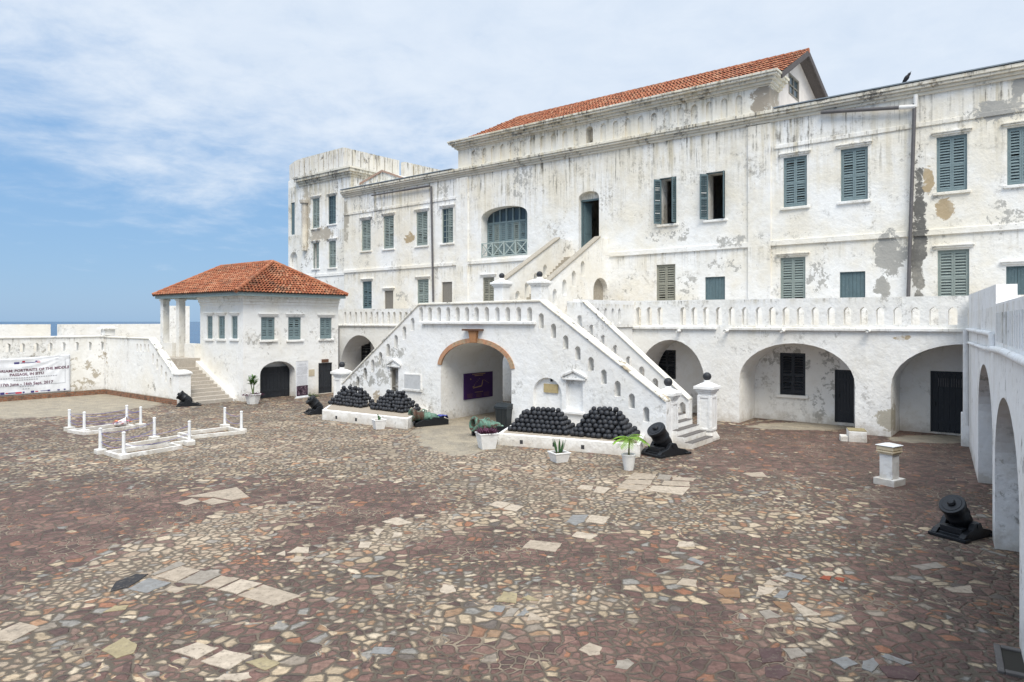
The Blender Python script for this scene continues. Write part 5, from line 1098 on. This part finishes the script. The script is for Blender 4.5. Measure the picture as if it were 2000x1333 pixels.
for a in (.2, 1.2): 
    dv = Vector((math.cos(a), math.sin(a), -.2)); 
    for k in range(14): blade(m, Vector((0, 0, .9))+dv*.03*k, dv+Vector((random.gauss(0, .3), random.gauss(0, .3), -.6)), .2, .02, .8, 3)
m.build('dead_fronds', paint('dry_frond', (.30, .22, .10), .8, .3), o)
# croton pot by pavilion
o = pot(G(494, 789), R(15), 'white faceted pot with a tall green plant over purple leaves at the pavilion corner', .40, .28, .50, 8)
m = MB(); m.tube((0, 0, .48), (.06, 0, 1.1), .04, .025, 7); m.tube((0, 0, .55), (-.12, .05, 1.15), .035, .02, 7); m.build('stem', paint('plant_stem', (.12, .17, .06), .8, .3), o, True)
m = MB()
for cx, cz in ((.06, 1.12), (-.12, 1.16), (.0, 1.35)):
    for i in range(22): a = random.random()*6.28; blade(m, (cx, 0, cz+random.uniform(-.12, .12)), (math.cos(a), math.sin(a), random.uniform(.3, 1.5)), random.uniform(.22, .38), .07, .5, 4)
m.build('foliage', M_leaf, o)
m = MB()
for i in range(150): a = random.random()*6.28; r = .4*math.sqrt(random.random()); blade(m, (r*math.cos(a), r*math.sin(a), .5), (math.cos(a)+random.gauss(0, .3), math.sin(a)+random.gauss(0, .3), .8), random.uniform(.15, .32), .045, 1.1, 3)
m.build('purple_leaves', M_mauve, o)
# weeds at the wall foot
def weed(px, py, h, label):
    m = MB()
    for i in range(60): a = random.random()*6.28; blade(m, (random.gauss(0, .12), random.gauss(0, .10), 0), (math.cos(a), math.sin(a), random.uniform(.4, 1.6)), random.uniform(.4, 1)*h, .05, .8, 3)
    o = m.build('weed', M_weed, None); o.location = G(px, py); tag(o, label, 'weed')
weed(611, 775, .55, 'scruffy green weed at the wall foot right of the text stand'); weed(657, 766, .25, 'low yellowish weed beside the narrow black pavilion door')
# sundial pedestal
pd = thing('pedestal', 'square white stone pedestal with a moulded cap standing alone on the paving', 'pedestal', G(1737, 946), R(-58)); pd.scale = (.8, .8, .88)
m = MB(); m.box(-.36, .36, -.36, .36, -.03, .20); m.build('base', P_prop, pd, bevel=.01)
m = MB(); m.box(-.22, .22, -.22, .22, .202, .96); m.build('shaft', P_stair, pd, bevel=.01)
m = MB(); m.box(-.27, .27, -.27, .27, .962, 1.0); m.box(-.30, .30, -.30, .30, 1.015, 1.06); m.box(-.26, .26, -.26, .26, 1.0, 1.015); m.box(-.29, .29, -.29, .29, 1.09, 1.20); m.box(-.25, .25, -.25, .25, 1.06, 1.09); m.build('cap_moulding', paint('cream_stone', (.66, .56, .40), .85, .5, (.8, .78, .72), 6), pd, bevel=.008)
m = MB(); m.hexa([(-.32, -.32, 1.225), (.32, -.32, 1.225), (.32, .32, 1.225), (-.32, .32, 1.225), (-.3, -.3, 1.24), (.3, -.3, 1.24), (.3, .3, 1.24), (-.3, .3, 1.24)]); m.lathe([(.40, 1.241), (.0, 1.31)], Matrix.Rotation(R(45), 4, 'Z'), 4); m.box(-.22, .22, -.22, .22, 1.20, 1.225); m.build('cap_slab', M_white, pd)
# mounting block at the arcade pier
bk_ = thing('mounting_block', 'small chipped white masonry block against the arcade pier', 'block', G(1672, 862), RZ+R(18))
m = MB(); m.box(-.28, .34, -.25, .55, -.03, .40); m.box(-.55, -.282, -.2, .25, -.03, .20); m.build('body', P_prop, bk_, bevel=.03)
m = MB(); m.box(-.27, .33, -.24, .54, .401, .42); m.build('worn_top', paint('mossy_top', (.30, .25, .14), .95, .6, (.5, .46, .36), 7), bk_)
# drain pit at bottom right
dp = thing('drain_pit', 'dark open drain pit with a stone rim at the bottom right of the paving', 'drain', G(1988, 1296), R(58))
m = MB(); m.box(-.34, .34, -.16, .16, -.01, .012); m.build('opening', paint('pit', (.02, .017, .012), .6, 0), dp)
m = MB()
for q in ((-.44, .44, -.24, -.162), (-.44, .44, .162, .24), (-.44, -.342, -.16, .16), (.342, .44, -.16, .16)): m.box(*q, -.02, .035)
m.build('rim', M_darkstep, dp, bevel=.012)

# ------------------------------------------------------------------ white grave frames with posts
def post_part(o, p, h=.86):
    m = MB(); m.tube((p.x, p.y, .10), (p.x, p.y, h-.03), .058, .052, 12); m.lathe([(.06, h-.03), (.06, h), (.03, h+.02), (0, h+.02)], Matrix.Translation((p.x, p.y, 0)), 12); m.build('post', M_white, o, True)
    m = MB(); m.box(-.17, .17, -.15, .15, -.02, .16, lambda x, y, z: (p.x+x*math.cos(fa)-y*math.sin(fa), p.y+x*math.sin(fa)+y*math.cos(fa), z)); m.build('post_base', P_prop, o, bevel=.02)
def ropes(o, P, prs):
    for i, j in prs:
        for zz, sag in ((.70, .10), (.42, .13)):
            a, b = P[i]+Vector((0, 0, zz)), P[j]+Vector((0, 0, zz)); pts = [a.lerp(b, k/8)-Vector((0, 0, sag*4*(k/8)*(1-k/8))) for k in range(9)]; m = MB(); m.path(pts, .007, 5); m.build('rope', M_rope, o, True)
def bars(o, quad, wd=.12, h=.13, name='kerb_frame'):
    m = MB(); n = len(quad); c = sum(quad, Vector())/n
    inn = []
    for i in range(n):
        a, b, d_ = quad[i-1], quad[i], quad[(i+1) % n]; e1 = (a-b).normalized(); e2 = (d_-b).normalized(); inn.append(b+(e1+e2)*wd)
    for i in range(n):
        j = (i+1) % n; P = [quad[i], quad[j], inn[j], inn[i]]; m.hexa([(p.x, p.y, -.02) for p in P]+[(p.x, p.y, h) for p in P])
    m.build(name, P_prop, o)
fz = lambda x, y: (120+x*.19, 780+y*.19)
def frame(label, corner_px, post_px, prs, extra=None):
    global fa
    Q = [G(*fz(*p)) for p in corner_px]; P = [G(*fz(*p)) for p in post_px]; c = sum(Q, Vector())/len(Q); fa = math.atan2((Q[1]-Q[0]).y, (Q[1]-Q[0]).x)
    o = thing('grave_marker', label, 'kerbed frame', c, 0, 'white kerbed frames with roped posts'); bars(o, [q-c for q in Q])
    if extra: bars(o, [G(*fz(*p))-c for p in extra])
    P = [p-c for p in P]
    for p in P: post_part(o, p)
    ropes(o, P, prs); return o
frame('white kerbed frame with four roped posts and a bouquet, nearest the banner', [(60, 345), (230, 372), (765, 300), (640, 272)], [(82, 325), (235, 355), (672, 270), (815, 290)], [(0, 1), (0, 2), (1, 3), (2, 3)])
frame('double white kerbed frame with four roped posts, nearest the camera', [(440, 572), (590, 620), (1245, 512), (1110, 475)], [(400, 560), (640, 610), (955, 425), (1315, 470)], [(0, 1), (0, 2), (1, 3)], [(620, 498), (740, 530), (1375, 452), (1200, 405)])
frame('long white kerbed frame with two roped posts, furthest right of the three', [(1190, 378), (1330, 412), (1890, 355), (1720, 310)], [(1680, 298), (1850, 345)], [(0, 1)])
fb = thing('bouquet', 'small bunch of pink and orange flowers in clear wrapping on the white frame', 'flowers', G(*fz(620, 285)), R(20))
m = MB(); m.lathe([(0, -.30), (.06, -.28), (.12, -.1), (.17, .1), (.21, .22)], Matrix.Translation((0, 0, .17)) @ Matrix.Rotation(R(78), 4, 'Y'), 14); m.build('wrapping', paint('wrapping', (.75, .72, .72), .3, .2), fb, True)
for col_, nm in (((.72, .25, .28), 'pink_flowers'), ((.80, .40, .16), 'orange_flowers')):
    m = MB()
    for i in range(26): c0 = Vector((random.gauss(0, .17), random.gauss(0, .10), .18+random.uniform(-.05, .09))); [blade(m, c0, (math.cos(k*1.25), math.sin(k*1.25), .7), .075, .06, .4, 2) for k in range(5)]
    m.build(nm, paint(nm, col_, .7, .2), fb)

# ------------------------------------------------------------------ banner, stand, purple board, crow
# wall banner (hung on the court wall)
bd0, bd1 = D(136, uLW)-8.6, D(136, uLW); zb0, zb1 = Zu(134, 764, uLW), Zu(130, 692, uLW)
bnr = cthing('wall_banner', 'large white exhibition banner with dark lettering hung on the court wall', 'banner', uLW+.1, (bd0+bd1)/2)
nxb, nzb = 90, 26
def wrinkle(x, z):
    a = x; r = math.hypot(1-x, 1-z); ang = math.atan2(1-z, (1-x)*3+1e-6)
    rl_ = math.hypot(x, 1-z); al = math.atan2(1-z, x*3+1e-6)
    sag = math.sin(math.pi*x)
    return .03*math.sin(ang*22+1)*math.exp(-r*2.2)+.03*math.sin(al*20)*math.exp(-rl_*2.2)+.018*math.sin(z*26+6*(x-.5)**2*6)*sag*(.3+.7*z)+.012*math.sin(x*40+z*9)
def BF(a, t_, z):                                # a,z in metres on the banner plane -> sagging cloth
    x = (a-bd0)/(bd1-bd0); zz = (z-zb0)/(zb1-zb0); sag = -.16*(4*x*(1-x))*zz
    return (uLW+.085+wrinkle(x, zz)-t_, a, z+sag)
m = MB(); gv = [BF(bd0+(bd1-bd0)*i/nxb, 0, zb0+(zb1-zb0)*j/nzb) for j in range(nzb+1) for i in range(nxb+1)]
m.add(gv, [(j*(nxb+1)+i, j*(nxb+1)+i+1, (j+1)*(nxb+1)+i+1, (j+1)*(nxb+1)+i) for j in range(nzb) for i in range(nxb)]); cl2 = m.build('cloth', M_cloth, bnr, True); sm_ = cl2.modifiers.new('thick', 'SOLIDIFY'); sm_.thickness = .006; sm_.offset = 0
bl = lambda zx: D(zx*150/2000, uLW)                # zoomed column -> place along the wall
bzv = lambda x, y: Zu(x*.075, 685+y*.075, uLW)
BFt = lambda a, t_, z: BF(a, -.014, z)
hgt = zb1-zb0
cx_ = bl(690)
def sub(mb, body, size, a, zf, **k): mb.text(body, size, BFt, a, zb0+hgt*zf, **k)
m = MB(); sub(m, 'IN MEMORIAM: PORTRAITS OF THE MIDDLE', .215, cx_, .655, sx_=1.02, bold=.006); sub(m, 'PASSAGE, IN SITU', .215, cx_, .545, bold=.006); sub(m, '17th June - 16th Sept. 2017', .235, cx_, .285, sx_=1.0, bold=.006); m.build('lettering', M_ink, bnr)
m = MB(); sub(m, 'AN EXHIBITION', .07, cx_, .745); 
for zf, ww in ((.455, .42), (.395, .18), (.215, .1), (.145, .06)):
    for k in range(int(ww*60)): a = cx_-ww*3.6+k*.122; m.add([BFt(a, 0, zb0+hgt*zf-.025), BFt(a+.085, 0, zb0+hgt*zf-.025), BFt(a+.085, 0, zb0+hgt*zf+.03), BFt(a, 0, zb0+hgt*zf+.03)], [(0, 1, 2, 3)])
for k in range(60): a0 = bd0+.5+(bd1-bd0-.75)*k/60; a1 = bd0+.5+(bd1-bd0-.75)*(k+1)/60; m.add([BFt(a0, 0, zb0+hgt*.235), BFt(a1, 0, zb0+hgt*.235), BFt(a1, 0, zb0+hgt*.245), BFt(a0, 0, zb0+hgt*.245)], [(0, 1, 2, 3)])
for k in range(14): z0 = hgt*(.24+.66*k/14); z1 = hgt*(.24+.66*(k+1)/14); m.add([BFt(bd1-.28, 0, zb0+z0), BFt(bd1-.26, 0, zb0+z0), BFt(bd1-.26, 0, zb0+z1), BFt(bd1-.28, 0, zb0+z1)], [(0, 1, 2, 3)])
m.build('small_print', M_inkg, bnr)
def blob(mb, a, zf, ww, hh):
    mb.add([BFt(a-ww/2, 0, zb0+hgt*zf-hh/2), BFt(a+ww/2, 0, zb0+hgt*zf-hh/2), BFt(a+ww/2, 0, zb0+hgt*zf+hh/2), BFt(a-ww/2, 0, zb0+hgt*zf+hh/2)], [(0, 1, 2, 3)])
m = MB(); blob(m, bl(45), .055, .2, .15); blob(m, bl(830), .055, .16, .12); blob(m, bl(1258), .06, .14, .08); blob(m, bl(425), .865, .26, .11); blob(m, bl(930), .885, .1, .07); blob(m, bl(315), .055, .42, .06); blob(m, bl(720), .86, .75, .03); blob(m, bl(600), .055, .1, .09); blob(m, bl(1130), .06, .35, .03); blob(m, bl(1510), .055, .12, .07); blob(m, bl(1665), .06, .1, .07); m.build('emblems', M_navy, bnr)
m = MB(); blob(m, bl(470), .05, .30, .10); blob(m, bl(600), .895, .13, .09); blob(m, bl(985), .855, .2, .035); blob(m, bl(985), .885, .12, .02); blob(m, bl(160), .055, .12, .06); blob(m, bl(940), .055, .15, .05); m.build('red_emblems', M_red, bnr)
# upright text stand by the pavilion arch
gA, gB = G(578, 779), G(602, 776); st_o = thing('text_stand', 'upright white roll up stand with grey text and a dark photo below, by the pavilion', 'stand', (gA+gB)/2, math.atan2((gB-gA).y, (gB-gA).x))
sw_ = (gB-gA).length*.98; hS = 2.15
m = MB(); m.box(-sw_/2, sw_/2, -.01, .01, .06, hS); m.build('sheet', M_cloth, st_o)
m = MB(); m.box(-sw_/2-.03, sw_/2+.03, -.09, .09, 0, .058); m.box(-sw_/2, sw_/2, -.02, .02, hS+.001, hS+.035); m.tube((0, .06, .05), (0, .025, hS), .012, n=6); m.build('stand_frame', M_pipew, st_o)
m = MB(); random.seed(3)
for k in range(30):
    z = hS-.16-k*.044; ww = (.26 if k < 2 else .36)*sw_/.8*random.uniform(.85, 1); 
    if k == 3 or k == 15: continue
    x = -ww
    while x < ww: l_ = random.uniform(.03, .1); m.add([(x, -.013, z), (min(x+l_, ww), -.013, z), (min(x+l_, ww), -.013, z+.018), (x, -.013, z+.018)], [(0, 1, 2, 3)]); x += l_+.02
m.build('print', M_inkg, st_o)
t = NT('photo_print'); vv = t.n('ShaderNodeTexVoronoi'); vv.inputs['Scale'].default_value = 7; t.lk(t.pos, vv.inputs['Vector']); cph = t.ramp(t.noise(6, 6, .7), [(.38, (.02, .014, .022)), (.55, (.09, .055, .08)), (.68, (.38, .31, .34))]); M_ph = t.done(cph)
m = MB(); m.box(-sw_/2+.03, sw_/2-.03, -.016, -.0105, .13, .72); m.build('photo', M_ph, st_o)
# purple board inside the arch
uTn = aj0; dp0, dp1 = D(905, uTn), D(961, uTn); zp0, zp1 = Zu(933, 778, uTn), Zu(933, 728, uTn); FP = FN(uTn)
pbd = cthing('purple_board', 'dark purple information board with gold chart on the passage wall', 'sign', uTn, (dp0+dp1)/2)
m = MB(); m.box(dp0, dp1, -.05, -.002, zp0, zp1, FP); m.build('panel', M_purple, pbd, bevel=.006)
cx2 = (dp0+dp1)/2; pw = dp1-dp0; ph = zp1-zp0; fp = lambda x, y: (dp0+pw*x, zp0+ph*y)
m = MB()
def mk(mb, x, y, ww, hh): a, z = fp(x, y); mb.box(a-pw*ww/2, a+pw*ww/2, -.056, -.0505, z-ph*hh/2, z+ph*hh/2, FP)
for y, n_, w0 in ((.95, 11, .46), (.89, 7, .30), (.25, 7, .30)):
    for k in range(n_): mk(m, .5-w0/2+w0*(k+.5)/n_, y, w0/n_*.7, .035 if y > .3 else .025)
for (x0, y0), (x1, y1), th in (((.30, .42), (.60, .47), .05), ((.60, .47), (.64, .70), .05), ((.28, .46), (.36, .50), .03)):
    a, b_ = fp(x0, y0), fp(x1, y1); dx, dz = b_[0]-a[0], b_[1]-a[1]; l_ = math.hypot(dx, dz); nx0, nz0 = -dz/l_*th*.5, dx/l_*th*.5
    Q = [(a[0]-nx0, a[1]-nz0), (a[0]+nx0, a[1]+nz0), (b_[0]+nx0, b_[1]+nz0), (b_[0]-nx0, b_[1]-nz0)]; m.hexa([FP(x, -.056, z) for x, z in Q]+[FP(x, -.0505, z) for x, z in Q])
for (x0, y0), (x1, y1) in (((.35, .55), (.52, .76)), ((.68, .70), (.84, .56))):
    for k in range(5): mk(m, x0+(x1-x0)*k/4, y0+(y1-y0)*k/4, .035, .012)
mk(m, .22, .77, .035, .045); m.build('gold_chart', M_gold, pbd)
m = MB()
for x in (.19, .5, .77):
    for k in range(4): mk(m, x, .20-.045*k, .2*random.uniform(.7, 1), .018)
m.build('caption', paint('dull_caption', (.18, .09, .10), .6, 0, bump=0), pbd)
# crow on the cornice
cu = U(1770, DF-.2); cr = cthing('crow', 'black crow perched on the roof edge of the right wing', 'bird', cu, DF-.2)
cz = 15.13
m = MB(); Mx = Matrix.Translation((cu, DF-.2, cz+.20)) @ Matrix.Rotation(R(35), 4, 'Y')
prof = [(0, -.40), (.035, -.38), (.04, -.25), (.075, -.14), (.10, 0), (.095, .08), (.06, .15), (.062, .20), (.05, .25), (.02, .28), (0, .36)]
m.lathe([(r, z) for r, z in prof], Mx, 12); m.build('body', M_bird, cr, True)
m = MB(); [m.tube((cu-.02, DF-.2+s_, cz), (cu, DF-.2+s_, cz+.15), .01, n=5) for s_ in (-.04, .04)]; m.build('legs', M_bird, cr)
